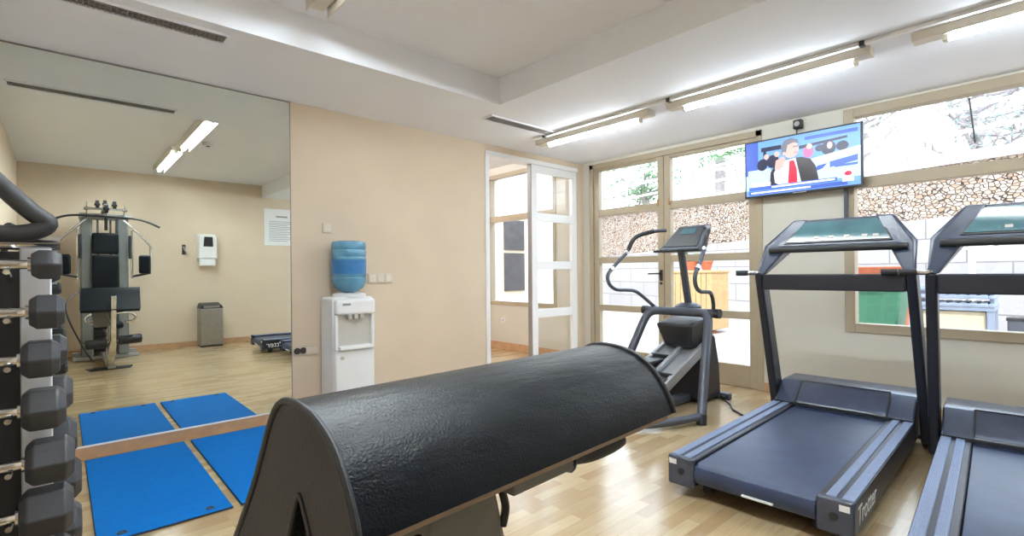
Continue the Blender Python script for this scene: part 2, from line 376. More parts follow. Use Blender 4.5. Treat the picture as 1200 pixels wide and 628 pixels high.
# fluorescent fixtures
def fixture(x, y0, y1, ty0, ty1, z, label, group):
    t = thing('fluorescent_light', (x, (y0+y1)/2, z-.07), label, 'ceiling light', group)
    m = MB(); pr = [(x-.06, 0, z), (x-.045, 0, z-.05), (x+.045, 0, z-.05), (x+.06, 0, z)]
    m.prism([(p[0], y0, p[2]) for p in pr], (0, y1-y0, 0)); m.build('housing', M['lampbody'], t, world=True, bevel=.004)
    if z == ZT:
        for sx in (-1, 1):
            xa, xb = sorted((x+sx*.060, x+sx*.066)); MB().box(xa, xb, y0+.02, y1-.02, z-.088, z-.002).build('light_shield', M['lampbody'], t, world=True)  # skirts added to block sideways tube light from the ceiling risers
    for yy in (ty0-.012, ty1+.012): MB().box(x-.02, x+.02, yy-.012, yy+.012, z-.085, z-.048).build('lamp_holder', M['lampbody'], t, world=True, bevel=.003)
    MB().cyl((x, ty0, z-.068), (x, ty1, z-.068), .016, 14).build('fluorescent_tube', M['tube'] if z == ZC else M['tube_in'] if z == ZT else M['tube_added'], t, world=True)
    return t
g1 = 'fluorescent lights along the window wall'
XL = 3.76
fixture(XL, 2.36, 3.72, 2.49, 3.56, ZC, 'lit fluorescent batten above the glazed doors, nearest the corner', g1)
fixture(XL, .80, 2.20, .90, 2.05, ZC, 'lit fluorescent batten in front of the television', g1)
fixture(XL, -.78, .60, -.68, .44, ZC, 'lit fluorescent batten over the treadmills by the big window', g1)
g2 = 'fluorescent lights in the raised ceiling'
fixture(1.12, 1.06, 2.93, 1.13, 2.60, ZT, 'lit fluorescent batten in raised ceiling, nearest the mirror wall', g2)
fixture(1.08, -.62, .95, -.53, .88, ZT, 'lit fluorescent batten seen only in mirror, farther from it', g2)
fixture(3.0, 5.0, 6.5, 5.1, 6.4, ZT+.02, 'added fluorescent batten brightening the next room, unseen behind the cream wall', 'added lights of the next room')  # unseen lamp added to brighten the next room
t = thing('cable_trunking', (3.62, 1.5, ZC-.02), 'thin white cable trunking along ceiling beside the window wall lights', 'trunking')
MB().box(3.605, 3.635, -1.2, 3.66, ZC-.022, ZC).build('channel', M['white'], t, world=True, bevel=.003)
for y in (3.5, 2.12, .82, -.5):
    MB().box(3.597, 3.643, y-.014, y+.014, ZC-.03, ZC).build('clip', M['black'], t, world=True, bevel=.003)
t = thing('smoke_detector', (1.33, 1.38, ZT-.045), 'round white smoke detector on raised ceiling, seen in mirror', 'smoke detector')
MB().lathe([(.045, 0), (.055, .01), (.055, .03), (.06, .032), (.06, .045)], (1.33, 1.38, ZT-.045)).build('detector_body', M['plastic_w'], t, world=True)
MB().lathe([(.02, -.006), (.022, 0)], (1.33, 1.38, ZT-.045)).build('grille', M['vent'], t, world=True)

# small wall plates on the mirror wall
def plate(name, x0, x1, z0, z1, n, label, cat_, hole=False, y=A, sgn=-1):
    t = thing(name, ((x0+x1)/2, y, z0), label, cat_)
    MB().box(x0, x1, y-.012, y, z0, z1).build('cover_plate', M['platec'], t, world=True, bevel=.003)
    for k in range(n):
        xa = x0+(x1-x0)*(k+.12)/n; xb = x0+(x1-x0)*(k+.88)/n
        if hole:
            xc = (xa+xb)/2; zc = (z0+z1)/2
            o = MB().cyl((xc, y-.016, zc), (xc, y-.008, zc), min(.026, (z1-z0)*.36), 20).build('socket', M['vent'] if k in (0, 1) else M['rocker'], t, world=True)
        else:
            MB().box(xa, xb, y-.017, y-.01, z0+.012, z1-.012).build('rocker', M['rocker'], t, world=True, bevel=.003)
    return t
plate('thermostat', 1.62, 1.70, 1.50, 1.58, 1, 'small grey square plate on the wall above water cooler', 'thermostat')
plate('light_switch', 2.02, 2.26, 1.07, 1.16, 3, 'triple light switch on cream wall right of the water bottle', 'switch')
plate('wall_socket', 1.385, 1.57, .50, .58, 4, 'four-gang wall socket low between mirror and water cooler', 'socket', True)

# ================================================================== WATER COOLER
wc = thing('water_cooler', (1.76, 3.97, 0), 'white floor-standing water cooler against the cream wall', 'water cooler')
x0, x1, yf, yb = 1.59, 1.93, 3.83, 4.12
m = MB(); m.box(x0, x1, yf+.03, yb, .02, .97); m.build('cabinet', M['plastic_w'], wc, bevel=.02, world=True, seg=3)
# front fascia with recess
m = MB(); m.box(x0+.005, x1-.005, yf, yf+.05, .04, .55); m.build('lower_door', M['plastic_w'], wc, bevel=.012, world=True)
m = MB(); m.box(x0+.005, x1-.005, yf-.025, yf+.05, .83, .955); m.build('control_head', M['plastic_w'], wc, bevel=.022, world=True, seg=3)
for xa in (x0+.005, x1-.03): MB().box(xa, xa+.025, yf, yf+.05, .55, .83).build('recess_side', M['plastic_w'], wc, bevel=.006, world=True)
MB().box(x0+.03, x1-.03, yf+.026, yf+.032, .55, .83).build('recess_back', M['greyplas'], wc, world=True)
MB().box(x0+.03, x1-.03, yf-.04, yf+.03, .555, .585).build('drip_tray', M['plastic_w'], wc, bevel=.008, world=True)
m = MB()
for dx in (.12, .17, .22): m.box(x0+dx-.016, x0+dx+.016, yf-.018, yf+.02, .795, .835)
m.build('tap', M['greyplas'], wc, bevel=.005, world=True)
MB().box(x0+.055, x0+.12, yf-.027, yf-.024, .905, .922).build('badge', M['ink'], wc, world=True)
MB().cyl((x0+.06, yf-.012, .49), (x0+.06, yf+.01, .49), .013).build('door_knob', M['greyplas'], wc, world=True)
MB().lathe([(.13, .965), (.135, .99), (.11, 1.0)], (1.775, 3.975, 0)).build('bottle_collar', M['plastic_w'], wc, world=True)
bt = thing('water_bottle', (1.775, 3.975, 1.0), 'blue water bottle standing upside down on the white cooler', 'water bottle')
m = MB(); pr = [(.035, 0), (.06, .01), (.11, .035), (.134, .075)]
for z in (.12, .135): pr += [(.136, z-.012), (.130, z), (.136, z+.006)]
pr = [(.035, .0), (.07, .012), (.112, .04), (.134, .085), (.137, .12), (.131, .13), (.137, .14), (.137, .27), (.137, .285), (.131, .295), (.137, .305), (.137, .345), (.131, .355), (.137, .365), (.136, .40), (.128, .418), (.10, .425), (.04, .42)]
m.lathe(pr, (1.775, 3.975, 1.0), 40); m.build('bottle_body', M['bottle'], bt, world=True)
m = MB(); n = 40; vs = []
for z in (1.155, 1.27):
    for k in range(n): vs.append((1.775+.1385*cos(2*pi*k/n), 3.975+.1385*sin(2*pi*k/n), z))
m.add(vs, [(k, (k+1) % n, n+(k+1) % n, n+k) for k in range(n)]); lb = m.build('bottle_label', M['label'], bt, world=True)

# ================================================================== MATS
def mat_thing(xa, xb, ya, yb, label):
    t = thing('exercise_mat', ((xa+xb)/2, (ya+yb)/2, 0), label, 'exercise mat', 'blue exercise mats on the floor')
    MB().box(xa, xb, ya, yb, 0.001, .009).build('edge_layer', M['matedge'], t, world=True, bevel=.002)
    MB().box(xa+.003, xb-.003, ya+.003, yb-.003, .007, .0125).build('mat_top', M['mat'], t, world=True, bevel=.002)
    for x in (xa+.09, xb-.09):
        MB().tube([(x+.012*cos(2*pi*k/16)*1.3, ya+.05+.012*sin(2*pi*k/16), .013) for k in range(16)], .004, 8, True).build('eyelet', M['vent'], t, world=True)
mat_thing(.108, .630, 2.768, 4.085, 'blue exercise mat beside the dumbbell rack, the left of the two')
mat_thing(.666, 1.194, 2.768, 4.085, 'blue exercise mat half hidden behind the padded arm rest')

# ================================================================== DUMBBELLS
zs = [1.185, 1.055, .926, .788, .643, .503, .355]
hs = [.080, .092, .098, .108, .114, .122, .124]
ls = [.064, .074, .080, .092, .102, .112, .112]
xc = [-.026, -.026, -.040, -.034, -.022, -.030, -.03]
rk = thing('dumbbell_rack', (-.13, 2.05, 0), 'tall silver dumbbell tower rack with black padded tube handle', 'dumbbell rack')
m = MB()
for x in (-.052, -.245): m.box(x-.034, x+.034, 2.02, 2.065, .03, 1.235)
m.build('upright', M['rackplate'], rk, world=True, bevel=.004)
MB().box(-.211, -.086, 2.03, 2.055, .06, 1.225).build('back_panel', M['black'], rk, world=True)
m = MB(); m.box(-.30, .02, 1.80, 2.29, .0, .035); m.build('base_plate', M['black'], rk, world=True, bevel=.01)
m = MB(); m.cyl((-.30, 2.04, 1.252), (.002, 2.04, 1.252), .022, 20); m.build('top_bar', M['chrome'], rk, world=True)
loop = cat([(-.33, 2.0, 1.28), (-.2, 1.95, 1.272), (-.075, 1.93, 1.272), (-.025, 1.93, 1.30), (-.06, 1.93, 1.335), (-.13, 1.94, 1.415), (-.22, 1.96, 1.52), (-.30, 1.98, 1.60), (-.345, 2.0, 1.60), (-.36, 2.0, 1.45), (-.36, 2.0, 1.33)], 6)
MB().tube(loop[:-1]+[Vector((-.352, 2.0, 1.30))], .024, 16, True).build('padded_handle', M['rubber'], rk, world=True)
for side, yc in ((-1, 1.9), (1, 2.20)):
    for z, hh in zip(zs, hs):
        m = MB()
        for x in (-.105, -.17):
            y1 = 2.025 if side < 0 else 2.06
            m.tube([(x, y1, z-.045), (x, yc-side*.03, z-.026), (x, yc+side*.022, z-.020)], .0075, 8)
        m.build('saddle_arm', M['chrome'], rk, world=True)
def dumbbell(loc, h, L, label):
    t = thing('dumbbell', loc, label, 'dumbbell', 'hex dumbbells on the tower rack')
    xr = .105   # inner face of head from the middle
    for s in (1, -1):
        m = MB(); r = h/2/cos(pi/6)
        def ring(x, k): return [(s*x, r*k*cos(pi/3*j), r*k*sin(pi/3*j)) for j in range(6)]
        xs = [(xr-.035, .74), (xr-.035+.016, 1), (xr-.035+L-.018, 1), (xr-.035+L, .72)]
        vs = [p for x, k in xs for p in ring(x, k)]
        fs = [(5, 4, 3, 2, 1, 0), (18, 19, 20, 21, 22, 23)]
        for i in range(3):
            for j in range(6): fs.append((i*6+j, i*6+(j+1) % 6, (i+1)*6+(j+1) % 6, (i+1)*6+j))
        m.add(vs, fs); m.build('head', M['hex'], t, bevel=.004)
    m = MB(); xs = xr-.03
    m.tube([(-xs, 0, 0), (-xs*.8, 0, 0), (-xs*.4, 0, 0), (0, 0, 0), (xs*.4, 0, 0), (xs*.8, 0, 0), (xs, 0, 0)], [.016, .0125, .014, .0155, .014, .0125, .016], 16)
    m.tube([(xs-.012, 0, 0), (xs, 0, 0)], .021, 16); m.tube([(-xs+.012, 0, 0), (-xs, 0, 0)], .021, 16)
    m.build('handle', M['chrome'], t)
words = ['topmost', 'second from top', 'third from top', 'fourth from top', 'fifth from top', 'sixth from top', 'lowest']
for k in range(7):
    x = xc[k]-.07-ls[k]/2
    dumbbell((x, 1.90, zs[k]), hs[k], ls[k], 'black hex dumbbell, %s on the near side of the tower rack' % words[k])
for k in range(7):
    dumbbell((-.132, 2.20, zs[k]-.012), hs[k], ls[k], 'black hex dumbbell, %s on the mirror side of the tower rack' % words[k])

# ================================================================== MULTI GYM
gy = thing('multi_gym', (.47, -.3, 0), 'multi gym with grey tower, chrome arms and large black padded arm rest in front', 'exercise machine')
def G(mb, name, m, bevel=0, parent=None, smooth=35, seg=2): return mb.build(name, m, parent or gy, bevel=bevel, world=True, smooth=smooth, seg=seg)
m = MB(); m.box(.43, .51, -1.15, .36, .015, .075); m.box(.12, .84, -1.16, -1.08, .015, .075); m.box(.12, .84, -.72, -.66, .015, .06); G(m, 'base_frame', M['silver'], .006)
m = MB(); m.hexa([(.22, .16, 0), (.70, .16, 0), (.66, .34, 0), (.26, .34, 0)], [(.23, .17, .02), (.69, .17, .02), (.65, .33, .02), (.27, .33, .02)]); G(m, 'foot_plate', M['black'], .006)
m = MB(); m.box(.21, .335, -1.0, -.62, .06, 1.98); G(m, 'shroud', M['shroud'], .02)
m = MB(); m.box(.60, .725, -1.0, -.62, .06, 1.98); G(m, 'shroud', M['shroud'], .02)
for k in range(12):
    G(MB().box(.345, .59, -.98, -.75, .10+k*.05, .145+k*.05), 'weight_plate', M['black'], .004)
m = MB()
for x in (.40, .54): m.cyl((x, -.86, .06), (x, -.86, 2.0), .012)
G(m, 'guide_rod', M['chrome'])
m = MB(); m.box(.20, .74, -1.0, -.60, 1.96, 2.02); m.bar((.47, -.95, 2.04), (.47, -.35, 2.10), .06, .06); G(m, 'top_beam', M['silver'], .006)
for x, y, z in ((.38, -.42, 2.12), (.56, -.42, 2.12), (.47, -.34, 2.06), (.47, -.60, 2.15)):
    m = MB(); m.cyl((x-.018, y, z), (x+.018, y, z), .055, 24); m.cyl((x-.03, y, z), (x+.03, y, z), .016, 12); G(m, 'pulley', M['black'])
m = MB()
for x in (.27, .67): m.bar((x, -.62, 1.98), (x, -.40, 2.12), .012, .07); m.cyl((x-.03, -.42, 2.06), (x+.03, -.42, 2.06), .02)
m.bar((.27, -.40, 2.06), (.67, -.40, 2.06), .03, .03); G(m, 'pulley_bracket', M['chrome'], .003)
m = MB(); m.tube([(.47, -.42, 2.07), (.47, -.40, 1.96)], .005, 8); m.tube([(.47, -.42, 1.955), (.47, -.45, 1.78)], .018, 8); G(m, 'cable', M['black'])
lb = cat([(-.125, -.42, 1.87), (-.03, -.42, 1.91), (.07, -.42, 1.95), (.2, -.42, 1.965), (.47, -.42, 1.962), (.74, -.42, 1.955), (.87, -.42, 1.935), (.97, -.42, 1.895), (1.07, -.42, 1.845)], 5)
G(MB().tube(lb, .014, 12), 'lat_bar', M['black'])
m = MB(); m.box(.325, .615, -.60, -.52, 1.46, 1.75); G(m, 'backrest', M['leather'], .03, seg=4)
m = MB(); m.box(.325, .615, -.60, -.51, .80, 1.45); G(m, 'backrest', M['leather'], .03, seg=4)
m = MB(); m.box(.315, .625, -.48, -.06, .47, .55); G(m, 'seat', M['leather'], .03, seg=4)
m = MB(); m.box(.44, .50, -.62, -.12, .40, .47); m.box(.44, .50, -.15, -.09, .07, .42); G(m, 'seat_support', M['silver'], .006)
for s, x0, xo in ((-1, .27, -.02), (1, .67, .955)):
    m = MB(); p = cat([(x0, -.58, 1.93), (x0+(xo-x0)*.5, -.54, 1.78), (xo, -.50, 1.60), (xo+s*.012, -.50, 1.52), (xo+s*.012, -.50, 1.2)], 5); m.tube(p, .016, 12)
    xi = x0+s*.09
    m.tube([(xi, -.56, 1.80), (xi, -.56, 1.12)], .015, 12); arm = G(m, 'butterfly_arm', M['chrome'])
    G(MB().tube([(xi, -.56, 1.15), (xo+s*.012, -.50, 1.2)], .015, 10), 'arm_link', M['black'])
    m = MB(); xa = min(xo, xo-s*.13); m.box(xa, xa+.13, -.50, -.42, 1.19, 1.45); G(m, 'arm_pad', M['leather'], .03, seg=4)
    G(MB().tube([(xi-s*.025, -.54, 1.72), (xi-s*.03, -.52, 1.52), (xi-s*.025, -.54, 1.40)], .017, 10), 'hand_grip', M['rubber'])
# front post, leg lever, rollers, handles
m = MB(); m.bar((.465, .22, .02), (.465, .42, .72), .055, .07); m.bar((.465, .18, .07), (.465, .44, .55), .04, .04); m.bar((.465, -.1, .40), (.465, .34, .40), .05, .06); G(m, 'front_post', M['chrome'], .006)
m = MB(); m.bar((.47, .77, .93), (.47, .64, .36), .085, .05); m.bar((.47, .64, .40), (.46, .31, .03), .07, .045); m.bar((.47, .40, .62), (.47, .70, .62), .05, .05); G(m, 'leg_lever', M['chrome'], .008)
for xa, xb, z in ((.21, .42, .36), (.525, .75, .39)):
    m = MB(); m.tube([(xa, .60, z-.01), (xa+.01, .60, z-.01), (xb-.01, .60, z), (xb, .60, z)], [.04, .055, .055, .04], 20); G(m, 'foam_roller', M['rubber'])
G(MB().cyl((.2, .60, .36), (.76, .60, .39), .014), 'roller_axle', M['chrome'])
for s in (-1, 1):
    p = cat([(.47, .48, .70), (.47+s*.1, .45, .71), (.47+s*.19, .41, .695), (.47+s*.24, .40, .65), (.47+s*.215, .40, .60), (.47+s*.13, .41, .59)], 6)
    G(MB().tube(p, .016, 12), 'curl_handle', M['chrome'])
m = MB(); m.tube(cat([(.28, -.2, 1.0), (.1, -.1, .9), (.06, 0, .7), (.2, .1, .3), (.3, .15, .1)], 5), .01, 8); G(m, 'pull_cable', M['black'])

# the padded arm rest: closed profile (distance across the pad, height) swept along its length
yaw = .055; ax = Vector((cos(yaw), sin(yaw), 0)); ac = Vector((-sin(yaw), cos(yaw), 0)); O = Vector((.210, 0, 0))
def PP(a, y, z): return O+ax*a+ac*(y+.006)+Vector((0, 0, z))
outer = [(.393, .921), (.396, .932), (.404, .950), (.418, .972), (.436, .992), (.458, 1.006), (.485, 1.015), (.515, 1.019), (.545, 1.018), (.566, 1.010), (.582, .995), (.600, .970), (.620, .938), (.645, .900), (.680, .855), (.720, .806), (.760, .765)]
inner = [(.735, .735), (.690, .765), (.640, .795), (.590, .825), (.552, .855), (.538, .885), (.524, .915), (.515, .928), (.507, .925), (.498, .912), (.487, .895), (.42, .903)]
prof = outer+inner
def offs(p, k):
    c = Vector((.54, .93)); return p
L = .548
m = MB(); n = len(prof); rows = [(0, .004), (.004, 0), (.05, 0), (.15, 0), (.30, 0), (.45, 0), (L-.004, 0), (L, .004)]
no = len(outer)
vs = []
for a_, sh in rows:
    for y, z in prof: vs.append(PP(a_, y, z))
fs = []
for i in range(len(rows)-1):
    for j in range(n): fs.append((i*n+j, i*n+(j+1) % n, (i+1)*n+(j+1) % n, (i+1)*n+j))
m.add(vs, fs); pad = G(m, 'arm_rest_pad', M['leather'], smooth=60)
for a_, s in ((0, -1), (L, 1)):
    m = MB(); t0 = a_-s*.002; t1 = a_+s*.004
    # end panel as a ring of quads between the outer and the inner outline
    io = [prof[0]]+outer[1:]
    inn = list(reversed(inner))
    import itertools
    k = 24
    def samp(poly, q):
        d = [0]
        for i in range(len(poly)-1): d.append(d[-1]+math.dist(poly[i], poly[i+1]))
        x = q*d[-1]
        for i in range(len(poly)-1):
            if x <= d[i+1]+1e-9:
                f = (x-d[i])/(d[i+1]-d[i]); return (poly[i][0]+(poly[i+1][0]-poly[i][0])*f, poly[i][1]+(poly[i+1][1]-poly[i][1])*f)
        return poly[-1]
    A1 = [samp(io, q/k) for q in range(k+1)]; B1 = [samp(inn, q/k) for q in range(k+1)]
    vs = []
    for (y, z) in A1+B1: vs.append(PP(t1, y, z))
    fs = [(q, q+1, k+1+q+1, k+1+q) for q in range(k)]
    m.add(vs, fs)
    cap = G(m, 'end_panel', M['leatherd'], parent=pad)
    m = MB(); m.tube(cat([PP(t1, y, z) for y, z in outer], 3), .0042, 10); m.tube(cat([PP(t1, y, z) for y, z in inner[2:-1]], 3), .003, 8)
    G(m, 'piping', M['rubber'], parent=pad)
m = MB(); ip = [(.552, .850), (.538, .887), (.524, .917), (.515, .930), (.507, .927), (.498, .914), (.484, .893), (.484, .850)]
m.hexa([PP(.012, y, z) for y, z in ip], [PP(.03, y, z) for y, z in ip]); G(m, 'notch_dark_plate', M['black'])  # black plate added to darken the hollow inside of the notch
# board under the front edge, bracket, pin, small catches, grip
def bx(a0, a1, y0, y1, z0, z1):
    m = MB(); b = [PP(a0, y0, z0), PP(a1, y0, z0), PP(a1, y1, z0), PP(a0, y1, z0)]; m.hexa(b, [p+Vector((0, 0, z1-z0)) for p in b]); return m
G(bx(.01, L-.005, .399, .50, .911, .9205), 'backing_board', M['ply'], .002)
m = MB(); b = [PP(.09, .425, .905), PP(.185, .425, .905), PP(.185, .56, .905), PP(.09, .56, .905)]
q = [PP(.085, .44, .80), PP(.222, .44, .80), PP(.222, .56, .80), PP(.085, .56, .80)]; m.hexa(q, b)
q2 = [PP(.12, .46, .55), PP(.26, .46, .55), PP(.26, .56, .55), PP(.12, .56, .55)]; m.hexa(q2, q); G(m, 'pad_bracket', M['bracket'], .006)
m = MB(); m.cyl(PP(.070, .415, .895), PP(.070, .415, .80), .004, 10); m.tube([PP(.050+.012*cos(k*pi/6), .418, .87+.016*sin(k*pi/6)) for k in range(12)], .004, 8, True); G(m, 'adjusting_pin', M['chrome'])
G(bx(.19, .30, .402, .46, .898, .911), 'catch_plate', M['bracket'], .002)
m = MB(); m.tube(cat([PP(.198, .43, .895), PP(.206, .432, .872), PP(.204, .435, .85)], 4), .005, 8); G(m, 'hook', M['black'])
m = MB(); m.tube(cat([PP(.295, .42, .905), PP(.315, .42, .890), PP(.335, .43, .896)], 4), [.006]*9, 8); G(m, 'hook', M['black'])
m = MB(); m.tube(cat([PP(.33, .432, .899), PP(.37, .428, .893), PP(.42, .428, .892), PP(.455, .43, .895)], 4), [.011]*12+[.007], 14); G(m, 'curl_grip', M['rubber'])

# ================================================================== TREADMILLS
def treadmill(loc, rz, label):
    t = thing('treadmill', loc, label, 'treadmill', 'treadmills facing the big window', rz)
    X0, HW = -1.55, .408
    def S(mb, name, m, bevel=0, parent=None, **k): return mb.build(name, m, parent or t, bevel=bevel, **k)
    # deck body and belt
    m = MB(); m.box(X0+.05, .02, -.275, .275, .075, .178); S(m, 'deck', M['tmd'], .012)
    m = MB(); prof = [(X0+.02, .085), (X0+.004, .11), (X0+.0, .14), (X0+.012, .168), (X0+.045, .182), (.05, .182), (.05, .176), (X0+.05, .176), (X0+.02, .163), (X0+.01, .14), (X0+.015, .112), (X0+.03, .09)]
    m.prism([(x, -.268, z) for x, z in prof], (0, .536, 0)); S(m, 'running_belt', M['belt'], .002)
    m = MB(); m.box(X0-.004, X0+.02, -.10, .035, .098, .106); S(m, 'rear_sticker', M['white'])
    for s in (-1, 1):
        ya, yb = sorted((s*.272, s*HW))
        m = MB(); m.box(X0+.03, .02, ya, yb, .06, .196); rail = S(m, 'side_rail', M['tmd'], .006)
        m = MB()
        for u0, u1 in ((.300, .338), (.358, .404)):
            y0, y1 = sorted((s*u0, s*u1)); m.box(X0+.032, .0, y0, y1, .19, .2035)
        S(m, 'foot_strip', M['rail'], .003, rail)
        m = MB(); m.box(X0, X0+.032, ya-.002, yb+.002, .055, .205); cap = S(m, 'end_cap', M['tm'], .012, seg=3)
        yc = s*.335
        S(MB().cyl((X0-.004, yc, .13), (X0+.01, yc, .13), .017, 18), 'adjuster_bolt', M['black'], 0, cap)
        y0 = s*.36 if s > 0 else s*.395
        S(MB().box(X0-.003, X0+.01, y0, y0+.038, .162, .187), 'cap_sticker', M['paper'], 0, cap)
        m = MB(); m.cyl((X0+.14, s*.25-.02, .035), (X0+.14, s*.25+.02, .035), .035, 18); m.box(X0+.12, X0+.16, s*.25-.012, s*.25+.012, .03, .09); S(m, 'foot_wheel', M['rubber'])
        m = MB(); m.cyl((.30, s*.43, .0), (.30, s*.43, .07), .022, 14); m.box(.2, .36, s*.43-.03, s*.43+.03, .05, .075); S(m, 'levelling_foot', M['chrome'])
    # motor hood
    m = MB(); hp = [(0, .06), (.0, .206), (.035, .222), (.17, .325), (.20, .333), (.46, .333), (.52, .30), (.55, .06)]
    m.prism([(x, -.405, z) for x, z in hp], (0, .81, 0)); hood = S(m, 'motor_hood', M['tm'], .012, seg=3)
    m = MB(); pp = [(-.012, .196), (.0, .222), (.04, .236), (.165, .336), (.17, .325), (.035, .215), (.0, .2)]
    m.prism([(x, -.262, z) for x, z in pp], (0, .524, 0)); S(m, 'hood_panel', M['tm'], .003, hood)
    m = MB()
    for y in (-.264, .264): m.bar((-.008, y, .212), (.166, y, .337), .008, .006)
    m.bar((.166, -.264, .337), (.166, .264, .337), .008, .008); m.bar((-.012, -.4, .207), (-.012, .4, .207), .008, .01); S(m, 'hood_seam', M['black'], 0, hood)
    # uprights, cross beam, console
    for s in (-1, 1):
        b = [(.17, s*.445-.028, .03), (.32, s*.445-.028, .03), (.32, s*.445+.028, .03), (.17, s*.445+.028, .03)]
        tp = [(-.235, s*.425-.026, 1.125), (-.115, s*.425-.026, 1.125), (-.115, s*.425+.026, 1.125), (-.235, s*.425+.026, 1.125)]
        S(MB().hexa(b, tp), 'upright', M['tmd'], .012, seg=3)
        m = MB(); m.tube(cat([(-.17, s*.425, 1.135), (-.215, s*.425+.012, 1.135), (-.245, s*.425+.045, 1.135), (-.255, s*.425+.07, 1.135)], 4), .016, 12); g = S(m, 'grip_bracket', M['chrome'])
        S(MB().cyl((-.254, s*.425+.06, 1.135), (-.275, s*.425+.135, 1.135), .019, 14), 'hand_grip', M['rubber'], 0, g)
    m = MB(); m.box(-.225, -.125, -.40, .40, 1.018, 1.125); S(m, 'cross_beam', M['tmd'], .008)
    # console housing: side wings tapering down to the uprights, sloped face between
    face = lambda u: (-.05+.17*u, 1.315+.195*u)         # x, z on the sloped face
    for s in (-1, 1):
        m = MB()
        o_ = [(-.215, s*.445, 1.125), (-.135, s*.445, 1.125), (.02, s*.43, 1.30), (.17, s*.30, 1.515), (.10, s*.295, 1.515), (-.055, s*.425, 1.325)]
        i_ = [(-.215, s*.395, 1.125), (-.135, s*.395, 1.125), (.05, s*.30, 1.27), (.17, s*.20, 1.515), (.10, s*.20, 1.515), (-.055, s*.295, 1.30)]
        m.hexa(o_, i_)
        S(m, 'console_arm', M['tm'], .014, seg=3)
    m = MB()
    lo = [(-.055, -.405, 1.315), (-.055, .405, 1.315), (.03, .40, 1.275), (.03, -.40, 1.275)]
    hi = [(.115, -.285, 1.515), (.115, .285, 1.515), (.20, .28, 1.50), (.20, -.28, 1.50)]
    m.hexa(lo, hi); con = S(m, 'console', M['tm'], .016, seg=3)
    def fp(u, y, d=0):
        x, z = face(u); nrm = Vector((-.195, 0, .17)).normalized(); return Vector((x, y, z))+nrm*d
    m = MB(); m.hexa([fp(.10, -.315, .0), fp(.10, .315, .0), fp(.93, .225, .0), fp(.93, -.225, .0)], [fp(.10, -.315, .009), fp(.10, .315, .009), fp(.93, .225, .009), fp(.93, -.225, .009)]); S(m, 'display_bezel', M['black'], .002, con)
    m = MB(); m.hexa([fp(.15, -.298, .006), fp(.15, .298, .006), fp(.88, .218, .006), fp(.88, -.218, .006)], [fp(.15, -.298, .012), fp(.15, .298, .012), fp(.88, .218, .012), fp(.88, -.218, .012)]); scn = S(m, 'display', M['screen'], 0, con)
    m = MB()
    for y in (-.22, -.16, -.06, .03, .12): m.hexa(*[[fp(.24, y-.016, d), fp(.24, y+.016, d), fp(.32, y+.016, d), fp(.32, y-.016, d)] for d in (.011, .0135)])
    S(m, 'button', M['greyplas'], 0, con)
    m = MB(); m.tube([(-.085, -.395, 1.295), (-.085, .395, 1.295)], .021, 14); S(m, 'front_handrail', M['rubber'], 0, con)
    # maker's lettering on the outer side of the right-hand rail
    cu = bpy.data.curves.new('lettering', 'FONT'); cu.body = 'Trotter'; cu.size = .115; cu.extrude = .0008; cu.shear = .15
    tmp = bpy.data.objects.new('tmp', cu); C.objects.link(tmp); bpy.context.view_layer.update()
    dg = bpy.context.evaluated_depsgraph_get(); me = bpy.data.meshes.new_from_object(tmp.evaluated_get(dg)); bpy.data.objects.remove(tmp)
    me.materials.clear(); me.materials.append(M['white'])
    for s, xr, rr in ((-1, X0+.06, 0), (1, X0+.42, pi)):
        o = bpy.data.objects.new('lettering', me); C.objects.link(o); o.parent = t
        o.location = (xr, s*(HW+.001), .088); o.rotation_euler = (pi/2, 0, rr)
    return t
t1 = treadmill((3.906, 1.042, 0), R(2.0), 'black treadmill under the television, whole running deck in view')
dup(t1, (3.763, .083, 0), R(3.9), 'black treadmill cut off by the right edge of the photo')

# ================================================================== STEPPER
st = thing('stepper', (3.9, 2.25, 0), 'grey stepper machine with curved side handles before the glazed doors', 'exercise machine')
def S(mb, name, m, bevel=0, parent=None, **k): return mb.build(name, m, parent or st, bevel=bevel, world=True, **k)
YC = 2.27
for s in (-1, 1):
    p = cat([(4.02, YC+s*.16, .80), (4.01, YC+s*.20, .80), (3.985, YC+s*.262, .785), (3.94, YC+s*.30, .72), (3.80, YC+s*.345, .46), (3.57, YC+s*.425, .035)], 5)
    S(MB().tube(p, .036, 16), 'leg', M['gunmetal'])
    S(MB().cyl((3.565, YC+s*.427, 0), (3.585, YC+s*.42, .07), .040, 16), 'leg_sleeve', M['black'])
    p = cat([(3.60, YC+s*.42, .06), (3.40, YC+s*.37, .055), (3.15, YC+s*.25, .05), (3.02, YC+s*.10, .05), (3.0, YC, .05)], 6)
    S(MB().tube(p, .030, 14), 'floor_rail', M['gunmetal'])
    hp = [(4.10, .19, 1.525), (4.0, .26, 1.515), (3.863, .327, 1.475), (3.79, .345, 1.42), (3.734, .357, 1.33), (3.62, .385, 1.23), (3.51, .40, 1.13), (3.52, .395, 1.05), (3.604, .385, 1.0), (3.74, .37, .99), (3.849, .35, .975), (3.96, .315, .90), (4.06, .267, .81)]
    path = cat([(x, YC-.02+s*e, z) for x, e, z in hp], 5)
    h = S(MB().tube(path, .0155, 14), 'side_handle', M['gunmetal'])
    a0, a1 = 5*1, 5*4
    S(MB().tube(path[a0:a1], .019, 14), 'foam_grip', M['black'], 0, h)
    for i in (20, 27): S(MB().tube(path[i:i+2], .020, 14), 'pulse_band', M['chrome'], 0, h)
S(MB().tube([(4.02, YC-.33, .80), (4.02, YC+.33, .80)], .037, 16), 'cross_tube', M['gunmetal'])
for s in (-1, 1): S(MB().cyl((4.02, YC+s*.32, .80), (4.02, YC+s*.365, .80), .040, 16), 'tube_cap', M['black'])
